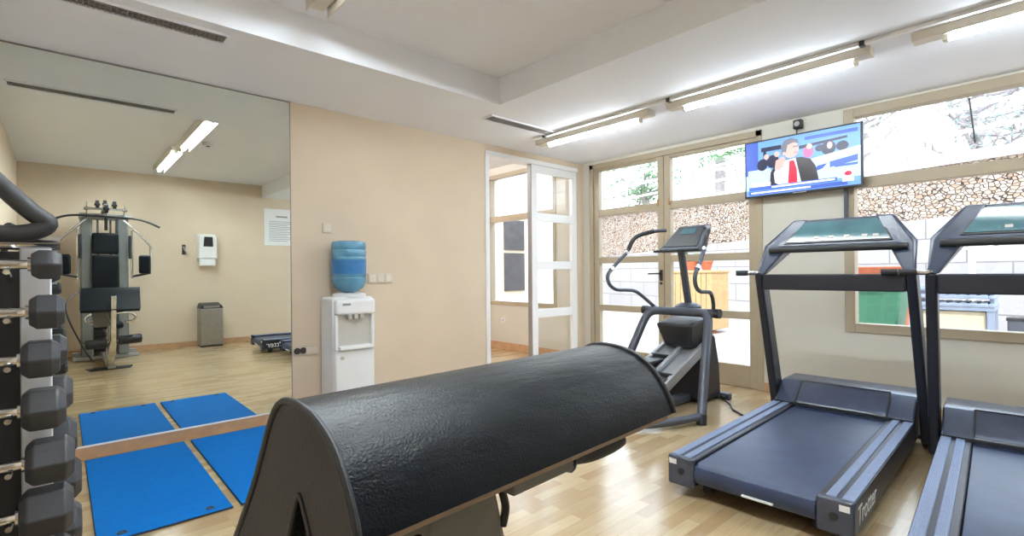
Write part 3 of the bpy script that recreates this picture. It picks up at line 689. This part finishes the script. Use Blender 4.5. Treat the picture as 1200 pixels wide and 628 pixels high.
S(MB().lathe([(.11, .82), (.115, .84), (.09, .86), (.05, .875)], (4.17, YC, 0), 24), 'column_collar', M['gunmetal'])
S(MB().tube([(4.19, YC, .80), (4.02, YC-.02, 1.34)], .032, 16), 'column', M['gunmetal'])
# console
m = MB(); lo = [(3.93, YC-.235, 1.335), (3.93, YC+.155, 1.335), (4.0, YC+.155, 1.31), (4.0, YC-.235, 1.31)]
hi = [(4.13, YC-.225, 1.56), (4.13, YC+.06, 1.56), (4.18, YC+.05, 1.54), (4.18, YC-.215, 1.54)]
m.hexa(lo, hi); con = S(m, 'console', M['gunmetal'], .018, seg=3)
m = MB()
def cp(u, v, d): 
    p = Vector(lo[0]).lerp(Vector(hi[0]), u); q = Vector(lo[1]).lerp(Vector(hi[1]), u); n = Vector((-.225, 0, .2)).normalized(); return p.lerp(q, v)+n*d
m.hexa([cp(.12, .08, .0), cp(.12, .92, 0), cp(.90, .90, 0), cp(.90, .10, 0)], [cp(.12, .08, .006), cp(.12, .92, .006), cp(.90, .90, .006), cp(.90, .10, .006)]); S(m, 'console_face', M['black'], .002, con)
m = MB(); m.hexa([cp(.60, .30, .005), cp(.60, .72, .005), cp(.82, .72, .005), cp(.82, .30, .005)], [cp(.60, .30, .009), cp(.60, .72, .009), cp(.82, .72, .009), cp(.82, .30, .009)]); S(m, 'display', M['screen'], 0, con)
S(MB().box(3.895, 3.985, YC-.25, YC+.18, 1.318, 1.338), 'reading_ledge', M['black'], .006, con)
# body: motor shroud, inclined track beds, front cover
m = MB(); m.hexa([(3.97, YC-.12, .50), (4.25, YC-.14, .45), (4.25, YC+.14, .45), (3.97, YC+.12, .50)], [(3.90, YC-.17, .70), (4.28, YC-.17, .76), (4.28, YC+.17, .76), (3.90, YC+.17, .70)]); S(m, 'motor_shroud', M['black'], .025, seg=3)
m = MB(); m.prism([(4.10, YC-.17, 0.02), (4.44, YC-.17, 0.02), (4.42, YC-.17, .30), (4.34, YC-.17, .58), (4.15, YC-.17, .64)], (0, .34, 0)); S(m, 'front_cover', M['tmd'], .025, seg=3)
m = MB(); m.prism([(3.20, YC-.17, .06), (4.15, YC-.17, .44), (4.15, YC-.17, .52), (3.12, YC-.17, .12)], (0, .34, 0)); S(m, 'track_bed', M['silver'], .01)
for y in (-.185, -.02, .16):
    S(MB().bar((3.12, YC+y, .135), (4.16, YC+y, .555), .035, .035), 'track_rail', M['silver'], .004)
m = MB(); m.box(3.05, 4.45, YC-.05, YC+.05, .01, .07); S(m, 'base_beam', M['gunmetal'], .01)
m = MB(); m.box(4.40, 4.46, YC-.26, YC+.26, .0, .06); S(m, 'front_stabiliser', M['gunmetal'], .012)
for y, x, z in ((.085, 3.66, .385), (-.105, 3.40, .285)):
    m = MB(); m.hexa([(x-.16, YC+y-.075, z), (x+.18, YC+y-.075, z+.005), (x+.18, YC+y+.075, z+.005), (x-.16, YC+y+.075, z)], [(x-.17, YC+y-.08, z+.03), (x+.18, YC+y-.08, z+.03), (x+.18, YC+y+.08, z+.03), (x-.17, YC+y+.08, z+.03)])
    m.box(x+.16, x+.19, YC+y-.08, YC+y+.08, z, z+.06); S(m, 'pedal', M['black'], .008)
cb = thing('power_cable', (4.3, 2.0, 0), 'black power cable with plug lying on floor right of the stepper', 'cable')
p = cat([(4.475, 2.19, .012), (4.45, 2.13, .012), (4.40, 2.06, .009), (4.25, 1.93, .008), (4.13, 1.86, .008), (4.06, 1.78, .008), (3.99, 1.70, .008)], 6)
MB().tube(p, .008, 8).build('cord', M['black'], cb, world=True)
MB().bar((4.455, 2.125, .022), (4.37, 2.035, .02), .035, .035).build('plug', M['black'], cb, world=True, bevel=.006)

# ================================================================== TELEVISION
TVX = 4.885; ty0, ty1, tz0, tz1 = 1.110, 2.062, 1.838, 2.372
tv = thing('television', (TVX, (ty0+ty1)/2, tz0), 'flat television showing a news panel, mounted between doors and window', 'television')
MB().box(TVX, TVX+.045, ty0, ty1, tz0, tz1).build('casing', M['black'], tv, world=True, bevel=.005)
MB().box(TVX+.04, B-.001, 1.45, 1.70, 1.95, 2.2).build('wall_bracket', M['black'], tv, world=True)
MB().box(TVX+.06, B-.02, 1.235, 1.262, 1.55, 1.86).build('frame_shade_bar', M['gunmetal'], tv, world=True)  # dark bar put in for the shaded edge of the window frame
def em(name, c, e=1.0): return mat(name, c, .3, emit=e)
EM = [em('screen_blue', hexc(96, 140, 214), .41), em('screen_pale', hexc(168, 196, 232), .41), em('screen_dark', hexc(36, 38, 62), .27), em('screen_suit', hexc(52, 46, 50), .27),
      em('screen_skin', hexc(206, 160, 150), .36), em('screen_red', hexc(196, 36, 60), .36), em('screen_shirt', hexc(190, 202, 228), .36), em('screen_hair', hexc(104, 104, 116), .32),
      em('screen_banner', hexc(66, 92, 204), .41), em('screen_white', hexc(226, 234, 246), .41), em('screen_magenta', hexc(186, 84, 130), .36), em('screen_deep', hexc(58, 84, 168), .36)]
m = MB(); SW, SH = ty1-ty0-.03, tz1-tz0-.034
lay = [0]
def sc(poly, mi):
    """poly in screen fractions (0..1 from the left, 0..1 from the top)"""
    lay[0] += 1; m.cur = mi; x = TVX-.0008-lay[0]*.00012
    m.add([(x, ty1-.015-u*SW, tz1-.014-v*SH) for u, v in poly], [tuple(range(len(poly)))])
def rc(u0, v0, u1, v1, mi): sc([(u0, v0), (u1, v0), (u1, v1), (u0, v1)], mi)
def el(u, v, a_, b_, mi, n=20): sc([(u+a_*cos(2*pi*k/n), v+b_*sin(2*pi*k/n)) for k in range(n)], mi)
rc(0, 0, 1, 1, 0); rc(0, 0, .12, .75, 11); rc(.12, .0, .36, .16, 0); sc([(.0, .62), (1, .38), (1, .86), (0, .9)], 1)
rc(.02, .52, .24, .74, 1); rc(.55, .06, .98, .12, 11); sc([(.5, .2), (.9, .16), (.9, .2), (.5, .26)], 2)
rc(.15, .12, .34, .20, 2); rc(.17, .2, .2, .5, 2)
el(.16, .44, .05, .11, 2); el(.26, .40, .06, .12, 2); el(.2, .30, .025, .05, 4); el(.30, .28, .025, .05, 4)
el(.58, .33, .045, .10, 10); el(.59, .24, .025, .05, 4)
el(.75, .32, .06, .12, 2); el(.76, .28, .022, .06, 4); el(.86, .32, .05, .08, 2); el(.68, .30, .04, .06, 2)
sc([(.55, .48), (1, .36), (1, .39), (.55, .51)], 9)
sc([(.76, .56), (.98, .5), (.98, .6), (.76, .66)], 8); rc(.80, .63, .98, .67, 8)
sc([(.62, .70), (.66, .6), (.74, .58), (.70, .66)], 11)
# seated man: suit, shirt, tie, head, hair
sc([(.23, .86), (.24, .60), (.29, .46), (.38, .40), (.52, .40), (.60, .46), (.645, .60), (.67, .86)], 3)
sc([(.36, .42), (.47, .40), (.52, .86), (.33, .86)], 6); sc([(.27, .62), (.33, .44), (.36, .60), (.33, .86), (.28, .80)], 6)
sc([(.415, .44), (.455, .44), (.48, .60), (.485, .86), (.40, .86), (.41, .60)], 5)
el(.43, .24, .068, .15, 4); sc([(.345, .30), (.34, .16), (.37, .06), (.43, .03), (.49, .08), (.50, .15), (.45, .12), (.40, .15), (.385, .28)], 7)
sc([(.445, .19), (.495, .185), (.495, .205), (.445, .21)], 7); sc([(.455, .30), (.49, .295), (.49, .31), (.455, .315)], 10); el(.365, .29, .012, .03, 4)
sc([(.29, .40), (.36, .34), (.385, .42), (.33, .58), (.28, .56)], 4)
rc(.03, .84, .82, .905, 8); rc(.06, .77, .24, .84, 9); rc(.25, .855, .80, .885, 9); rc(.03, .92, .90, .985, 11); rc(.05, .935, .60, .965, 9)
el(.905, .80, .045, .06, 9); el(.905, .80, .03, .04, 5); rc(.86, .87, .95, .93, 9)
m.cur = 0
m.build('screen', EM, tv, world=True)
MB().box(TVX-.002, TVX, 1.53, 1.64, tz0+.004, tz0+.012).build('badge', M['steel'], tv, world=True)
t = thing('wall_speaker', (B-.06, 1.61, 2.43), 'small black box speaker on the wall just above the television', 'speaker')
MB().box(B-.075, B-.012, 1.575, 1.645, 2.425, 2.505).build('speaker_body', M['black'], t, world=True, bevel=.008)
MB().box(B-.015, B, 1.59, 1.63, 2.44, 2.49).build('bracket', M['black'], t, world=True)
MB().cyl((B-.079, 1.61, 2.465), (B-.073, 1.61, 2.465), .022, 18).build('speaker_cone', M['steel'], t, world=True)
m = MB(); m.tube([(B-.03, 1.625, 2.43), (B-.02, 1.63, 2.38)], .006, 8); m.build('lead', M['black'], t, world=True)

# ================================================================== OPPOSITE WALL (seen in the mirror)
yw = WO
pd = thing('paper_towel_dispenser', (1.81, yw, 1.44), 'white paper towel dispenser with dark window on opposite wall, in mirror', 'dispenser')
MB().hexa([(1.67, yw, 1.43), (1.95, yw, 1.43), (1.95, yw+.17, 1.43), (1.67, yw+.17, 1.43)], [(1.67, yw, 1.85), (1.95, yw, 1.85), (1.93, yw+.20, 1.80), (1.69, yw+.20, 1.80)]).build('dispenser_body', M['plastic_w'], pd, world=True, bevel=.02)
MB().hexa([(1.745, yw+.165, 1.63), (1.885, yw+.165, 1.63), (1.885, yw+.192, 1.63), (1.745, yw+.192, 1.63)], [(1.755, yw+.18, 1.79), (1.875, yw+.18, 1.79), (1.875, yw+.206, 1.79), (1.755, yw+.206, 1.79)]).build('window', M['black'], pd, world=True, bevel=.006)
MB().box(1.70, 1.92, yw+.05, yw+.16, 1.32, 1.43).build('paper_sheet', M['paper'], pd, world=True)
hk = thing('wall_hook', (1.5, yw, 1.5), 'small black wall hook left of the paper towel dispenser, in mirror', 'hook')
MB().box(1.475, 1.525, yw, yw+.02, 1.50, 1.66).build('back_plate', M['black'], hk, world=True, bevel=.005)
m = MB(); m.tube(cat([(1.5, yw+.02, 1.62), (1.5, yw+.07, 1.58), (1.52, yw+.08, 1.53)], 4), .012, 10); m.build('peg', M['steel'], hk, world=True)
bn = thing('waste_bin', (1.83, yw+.18, 0), 'steel waste bin with black swing lid against opposite wall, in mirror', 'waste bin')
MB().box(1.67, 2.0, yw+.04, yw+.30, .02, .62).build('bin_body', M['steel'], bn, world=True, bevel=.015)
MB().box(1.68, 1.99, yw+.05, yw+.29, 0, .03).build('base', M['black'], bn, world=True)
m = MB(); m.hexa([(1.665, yw+.035, .62), (2.005, yw+.035, .62), (2.005, yw+.305, .62), (1.665, yw+.305, .62)], [(1.69, yw+.06, .71), (1.98, yw+.06, .71), (1.98, yw+.28, .67), (1.69, yw+.28, .67)]); m.build('lid', M['black'], bn, world=True, bevel=.01)
MB().box(1.72, 1.95, yw+.286, yw+.30, .63, .665).build('flap', M['steel'], bn, world=True)
nb = thing('notice_board', (3.0, yw, 1.7), 'white printed notice on opposite wall, at right edge of the mirror', 'notice')
MB().box(2.72, 3.32, yw, yw+.012, 1.69, 2.35).build('sheet', M['paper'], nb, world=True)
m = MB(); m.box(2.92, 3.12, yw+.0125, yw+.0135, 2.20, 2.225)
for k in range(12): m.box(2.80, 3.22-(k % 3)*.05, yw+.0125, yw+.0135, 2.12-k*.032, 2.128-k*.032)
m.build('printing', M['ink'], nb, world=True)
MB().box(3.22, 3.30, yw+.0125, yw+.0135, 2.26, 2.30).build('emblem', M['vent'], nb, world=True)
# socket in next room
t = thing('wall_outlet', (B, 5.72, .40), 'small white outlet on the next room wall below its window', 'socket')
MB().box(B-.012, B, 5.68, 5.76, .40, .48).build('outlet_plate', M['plastic_w'], t, world=True, bevel=.003)
MB().cyl((B-.016, 5.72, .44), (B-.008, 5.72, .44), .022, 16).build('outlet_hole', M['greyplas'], t, world=True)

# ================================================================== OUTSIDE
struct(MB().box(B+T-.02, 30, -12, 30, -.12, -.02).build('ground_terrace', M['terr']))
# retaining wall: white blocks below, rubble above, pale coping
P0, P1 = Vector((9.6, -4.0, 0)), Vector((15.0, 14.0, 0)); dv = (P1-P0).normalized(); nv = Vector((dv.y, -dv.x, 0))
def wallrun(z0a, z0b, z1a, z1b, th, push, name, m):
    mb = MB(); b = [P0+nv*push, P0+nv*(push+th), P1+nv*(push+th), P1+nv*push]
    lo = [b[0]+Vector((0,0,z0a)), b[1]+Vector((0,0,z0a)), b[2]+Vector((0,0,z0b)), b[3]+Vector((0,0,z0b))]
    hi = [b[0]+Vector((0,0,z1a)), b[1]+Vector((0,0,z1a)), b[2]+Vector((0,0,z1b)), b[3]+Vector((0,0,z1b))]
    mb.hexa(lo, hi); return struct(mb.build(name, m))
wallrun(-.1, -.1, 2.25, 1.56, .6, .0, 'wall_blocks', M['block'])
wallrun(2.25, 1.56, 2.84, 3.17, .5, .1, 'wall_rubble', M['rubble'])
wallrun(2.84, 3.17, 3.02, 3.30, .7, .0, 'trim_2', M['white'])
rl = thing('terrace_railing', P0+Vector((0, 0, 3.08)), 'white metal railing along the top of the stone wall outside', 'railing')
m = MB(); Ln = (P1-P0).length
for z in (.35, .75, 1.1): m.tube([P0+nv*.3+Vector((0, 0, 3.08+z)), P1+nv*.3+Vector((0, 0, 3.30+z))], .03, 8)
m.build('rail', M['white'], rl, world=True)
for k in range(11):
    q = P0+dv*(Ln*(k+.5)/11)+nv*.3; z = 3.08+.22*(k+.5)/11
    MB().tube([q+Vector((0, 0, z)), q+Vector((0, 0, z+1.12))], .035, 8).build('post', M['white'], rl, world=True)
# upper ground behind the wall
mb = MB(); q = [P0+nv*.7, P0+nv*14, P1+dv*3+nv*14, P1+dv*3+nv*.7]; mb.hexa([p+Vector((0,0,2.7)) for p in q], [p+Vector((0,0,2.98)) for p in q]); struct(mb.build('ground_upper', M['terr']))
# trees
def tree(x, y, z, h, r, seed, lm, label, dens=1700, ls=.16, branches=7):
    rnd = random.Random(seed)
    t = thing('tree', (x, y, z), label, 'tree', 'trees behind the stone wall')
    m = MB(); tips = []
    top = Vector((x+rnd.uniform(-.3, .3), y+rnd.uniform(-.3, .3), z+h*.7))
    m.tube(cat([(x, y, z), (x+.1, y-.08, z+h*.25), top], 4), [.16-.08*i/8 for i in range(9)], 10)
    for k in range(branches):
        a_ = 2*pi*k/branches+rnd.uniform(-.3, .3); e = Vector((x+r*.75*cos(a_), y+r*.75*sin(a_), z+h*rnd.uniform(.30, .98)))
        s0 = Vector((x, y, z)).lerp(top, rnd.uniform(.45, 1)); mid = s0.lerp(e, .5)+Vector((0, 0, -.1))
        m.tube(cat([s0, mid, e], 4), [.07-.05*i/8 for i in range(9)], 8); tips += [e, mid]
        for q in range(3):
            e2 = e+Vector((rnd.uniform(-.6, .6), rnd.uniform(-.6, .6), rnd.uniform(-.1, .6))); m.tube([mid.lerp(e, .5), e2], [.03, .008], 6); tips.append(e2)
    m.build('trunk', M['bark'], t, world=True)
    m = MB()
    for i in range(dens):
        c = tips[rnd.randrange(len(tips))]+Vector((rnd.gauss(0, r*.2), rnd.gauss(0, r*.2), rnd.gauss(0, r*.16)))
        d = Vector((rnd.uniform(-1, 1), rnd.uniform(-1, 1), rnd.uniform(-.6, .6))).normalized(); u = d.orthogonal().normalized(); s_ = ls*rnd.uniform(.5, 1.1)
        m.add([c-d*s_*.5, c+u*s_*.22, c+d*s_*.5, c-u*s_*.22], [(0, 1, 2, 3)])
    m.build('foliage', lm, t, world=True)
zg = 2.98
tree(14.0, .2, zg, 3.0, 1.7, 3, M['leafp'], 'pale leafy tree at the far right of the big window', 1700, .13, 12)
tree(16.6, 4.0, zg, 3.4, 1.6, 5, M['leafp'], 'pale tree with bare grey branches just right of the television', 700, .13, 16)
tree(20.6, 1.7, zg, 4.6, 1.9, 8, M['leafp'], 'tall pale tree farthest behind the others in the big window', 1300, .18, 16)
tree(17.5, 11.4, zg, 2.6, 1.2, 11, M['leafg'], 'bright green tree behind left door panel', 1800, .2, 9)
# palm
pm = thing('palm_tree', (17.0, 8.0, zg-.2), 'bright green palm behind the right door panel outside', 'palm')
m = MB(); m.tube(cat([(17, 8.0, zg-.2), (17.05, 8.05, zg+1.3), (17, 8.0, zg+2.1)], 4), .17, 12); m.build('trunk', M['bark'], pm, world=True)
rnd = random.Random(4)
for k in range(16):
    a_ = 2*pi*k/16+rnd.uniform(-.15, .15); rise = rnd.uniform(.2, 1.3); L_ = rnd.uniform(1.3, 1.8); m = MB(); c0 = Vector((17, 8.0, zg+2.1))
    sp_ = [c0+Vector((cos(a_)*L_*t_, sin(a_)*L_*t_, rise*t_*1.3-1.3*t_*t_)) for t_ in [i/12 for i in range(13)]]
    m.tube(sp_, [.02-.0013*i for i in range(13)], 6); sd_ = Vector((-sin(a_), cos(a_), 0))
    for i in range(2, 13):
        for s in (-1, 1):
            b0 = sp_[i]; ln = .42*sin(pi*min(1, (i+2)/15))+.06; d = (sp_[i]-sp_[i-1]).normalized(); tip = b0+sd_*s*ln+d*ln*.5+Vector((0, 0, -.12)); m.add([b0-d*.03, b0+d*.03, tip], [(0, 1, 2)])
    m.build('frond', M['leafg'], pm, world=True)
# pale building seen through the next room's window
bd = thing('building', (7.4, 9.6, 0), 'white building with dark shuttered window beyond the next room', 'building')
m = MB(); m.box(5.6, 11.4, 10.6, 14.0, 0, 5.2); m.box(5.5, 11.5, 10.5, 14.1, 5.2, 5.4); m.build('wall', M['white'], bd, world=True)
for x in (7.05, 9.6):
    f_ = MB().box(x-.46, x+.46, 10.54, 10.62, .55, 2.75).build('window_surround', M['creamp'], bd, world=True, bevel=.01)
    m = MB(); m.box(x-.38, x+.38, 10.50, 10.56, .65, 1.72); m.box(x-.38, x+.38, 10.50, 10.56, 1.80, 2.65); m.build('shutter', M['darkwin'], f_, world=True)
m = MB(); m.box(7.75, 8.05, 10.2, 10.6, 0, 4.6); m.build('column', M['white'], bd, world=True)
# planter with pots
pt = thing('planter_box', (9.3, 4.85, 0), 'tall slatted wooden planter outside the right door panel', 'planter')
m = MB()
for k in range(9): m.box(8.9, 9.6, 4.38+k*.105, 4.475+k*.105, .06, 1.16)
m.build('slat', M['planter'], pt, world=True, bevel=.006)
m = MB(); m.box(8.92, 9.58, 4.40, 5.30, .06, 1.12); m.build('core', M['planter'], pt, world=True)
m = MB(); m.box(8.88, 9.62, 4.36, 5.34, 1.12, 1.17); m.build('rim', M['planter'], pt, world=True, bevel=.01)
for y in (4.5, 5.2):
    MB().cyl((9.2, y, -.02), (9.2, y, .07), .06, 12).build('castor', M['terracotta'], pt, world=True)
for i, (x, y, s_, lab) in enumerate(((9.2, 4.95, 1.0, 'larger terracotta pot standing on the wooden planter outside'), (9.2, 4.62, .75, 'smaller terracotta pot standing on the wooden planter outside'))):
    t = thing('flower_pot', (x, y, 1.17), lab, 'flower pot', 'pots on the planter')
    MB().lathe([(.10*s_, 0), (.15*s_, .20*s_), (.17*s_, .20*s_), (.17*s_, .25*s_), (.14*s_, .25*s_)], (x, y, 1.17), 20).build('pot', M['terracotta'], t, world=True)
    m = MB(); rnd = random.Random(i)
    for k in range(26):
        a_ = rnd.uniform(0, 2*pi); b0 = Vector((x, y, 1.17+.24*s_)); tp = b0+Vector((cos(a_)*.2*s_, sin(a_)*.2*s_, rnd.uniform(.03, .2)*s_)); sd_ = Vector((-sin(a_), cos(a_), 0))*.02; m.add([b0, b0.lerp(tp, .6)+sd_, tp, b0.lerp(tp, .6)-sd_], [(0, 1, 2, 3)])
    m.build('leaves', M['terracotta'] if i else M['leafg'], t, world=True)
# green wheelie bin
wb = thing('wheelie_bin', (8.95, 1.86, 0), 'green wheelie bin outside the big window, seen under the treadmill beam', 'bin')
bx_, by_ = 8.95, 1.86
MB().hexa([(bx_-.24, by_-.24, .06), (bx_+.24, by_-.24, .06), (bx_+.24, by_+.24, .06), (bx_-.24, by_+.24, .06)], [(bx_-.33, by_-.33, .86), (bx_+.33, by_-.33, .86), (bx_+.33, by_+.33, .86), (bx_-.33, by_+.33, .86)]).build('body', M['bin'], wb, world=True, bevel=.03)
MB().hexa([(bx_-.36, by_-.36, .86), (bx_+.36, by_-.36, .86), (bx_+.36, by_+.36, .86), (bx_-.36, by_+.36, .86)], [(bx_-.33, by_-.34, .93), (bx_+.33, by_-.34, .95), (bx_+.33, by_+.34, .95), (bx_-.33, by_+.34, .93)]).build('lid', M['bin'], wb, world=True, bevel=.02)
for s in (-1, 1): MB().cyl((bx_+.24, by_+s*.27, .10), (bx_+.24, by_+s*.32, .10), .10, 20).build('wheel', M['rubber'], wb, world=True)
m = MB(); m.tube([(bx_-.37, by_-.2, .90), (bx_-.40, by_-.2, .93), (bx_-.40, by_+.2, .93), (bx_-.37, by_+.2, .90)], .018, 8); m.build('handle', M['bin'], wb, world=True)
# terracotta trough behind
tr = thing('terracotta_trough', (9.75, 2.05, 0), 'terracotta trough on pedestals behind the green bin', 'trough')
MB().hexa([(9.6, 1.68, .98), (9.95, 1.68, .98), (9.95, 2.42, .98), (9.6, 2.42, .98)], [(9.5, 1.58, 1.20), (10.0, 1.58, 1.20), (10.0, 2.50, 1.20), (9.5, 2.50, 1.20)]).build('trough', M['terracotta'], tr, world=True, bevel=.015)
for y in (1.66, 2.22): MB().box(9.6, 9.9, y, y+.22, -.02, .98).build('pedestal', M['terracotta'], tr, world=True)
# stacked loungers
LY0, LY1 = .55, 1.28
for k, lab in enumerate(('lowest blue-grey lounger frame stacked outside the window', 'middle blue-grey lounger frame stacked outside the window', 'topmost blue-grey lounger frame stacked outside the window')):
    z = .705+k*.095; t = thing('lounger', (8.2, .92, z), lab, 'lounger', 'stacked loungers')
    m = MB(); m.box(7.9, 8.5, LY0, LY0+.05, z, z+.04); m.box(7.9, 8.5, LY1-.05, LY1, z, z+.04); m.box(7.9, 7.95, LY0+.05, LY1-.05, z, z+.04); m.box(8.45, 8.5, LY0+.05, LY1-.05, z, z+.04); m.build('frame', M['bluegrey'], t, world=True, bevel=.006)
    m = MB()
    for j in range(7): m.box(7.93, 8.47, LY0+.06+j*.09, LY0+.12+j*.09, z+.041, z+.052)
    m.build('slat', M['bluegrey'], t, world=True)
    if k:
        for y in (LY0+.025, LY1-.025): MB().box(8.0, 8.4, y-.02, y+.02, z-.055, z).build('spacer', M['bluegrey'], t, world=True)
cb_ = thing('low_cabinet', (8.2, .92, 0), 'cream panelled low cabinet carrying the stacked loungers outside', 'cabinet')
MB().box(7.95, 8.45, .62, 1.2, .05, .65).build('panel', M['creamp'], cb_, world=True, bevel=.01)
for y in (.585, 1.245):
    for x in (7.95, 8.43): MB().box(x-.03, x+.03, y-.03, y+.03, -.02, .66).build('corner_post', M['bluegrey'], cb_, world=True)
MB().box(7.91, 8.48, .55, 1.28, .66, .705).build('top', M['bluegrey'], cb_, world=True)
# T-shaped post
tp_ = thing('garden_shower', (9.2, .86, 0), 'white T-shaped post standing before the stone wall outside', 'post')
MB().tube([(9.2, .86, -.02), (9.2, .86, 1.43)], .04, 12).build('pole', M['greyplas'], tp_, world=True)
MB().tube(cat([(9.2, .62, 1.47), (9.2, .74, 1.43), (9.2, .86, 1.42), (9.2, .98, 1.43), (9.2, 1.10, 1.47)], 4), .016, 10).build('arm', M['greyplas'], tp_, world=True)
for y in (.62, 1.10): MB().lathe([(.015, 0), (.035, .015), (.035, .04), (.015, .05)], (9.2, y, 1.455), 14).build('head', M['gunmetal'], tp_, world=True)
# dark boxes beyond
for i, (x, y, z0, z1, lab) in enumerate(((8.6, .36, .32, .55, 'upper small dark crate right of the loungers outside'), (8.6, .36, -.02, .14, 'lower small dark crate right of the loungers outside'))):
    t = thing('crate', (x, y, z0), lab, 'crate', 'dark crates outside')
    MB().box(x-.12, x+.12, y-.12, y+.12, z0, z1).build('crate_body', M['gunmetal'], t, world=True, bevel=.01)
    MB().box(x-.13, x+.13, y-.13, y+.13, z1-.03, z1+.005).build('rim', M['black'], t, world=True)
t = thing('crate_stand', (8.6, .36, .147), 'white stand between the two small dark crates outside', 'stand')
m = MB(); m.box(8.49, 8.71, .25, .47, .28, .315); 
for x in (8.5, 8.69):
    for y in (.26, .45): m.box(x-.012, x+.012, y-.012, y+.012, .147, .28)
m.build('stand_frame', M['white'], t, world=True)
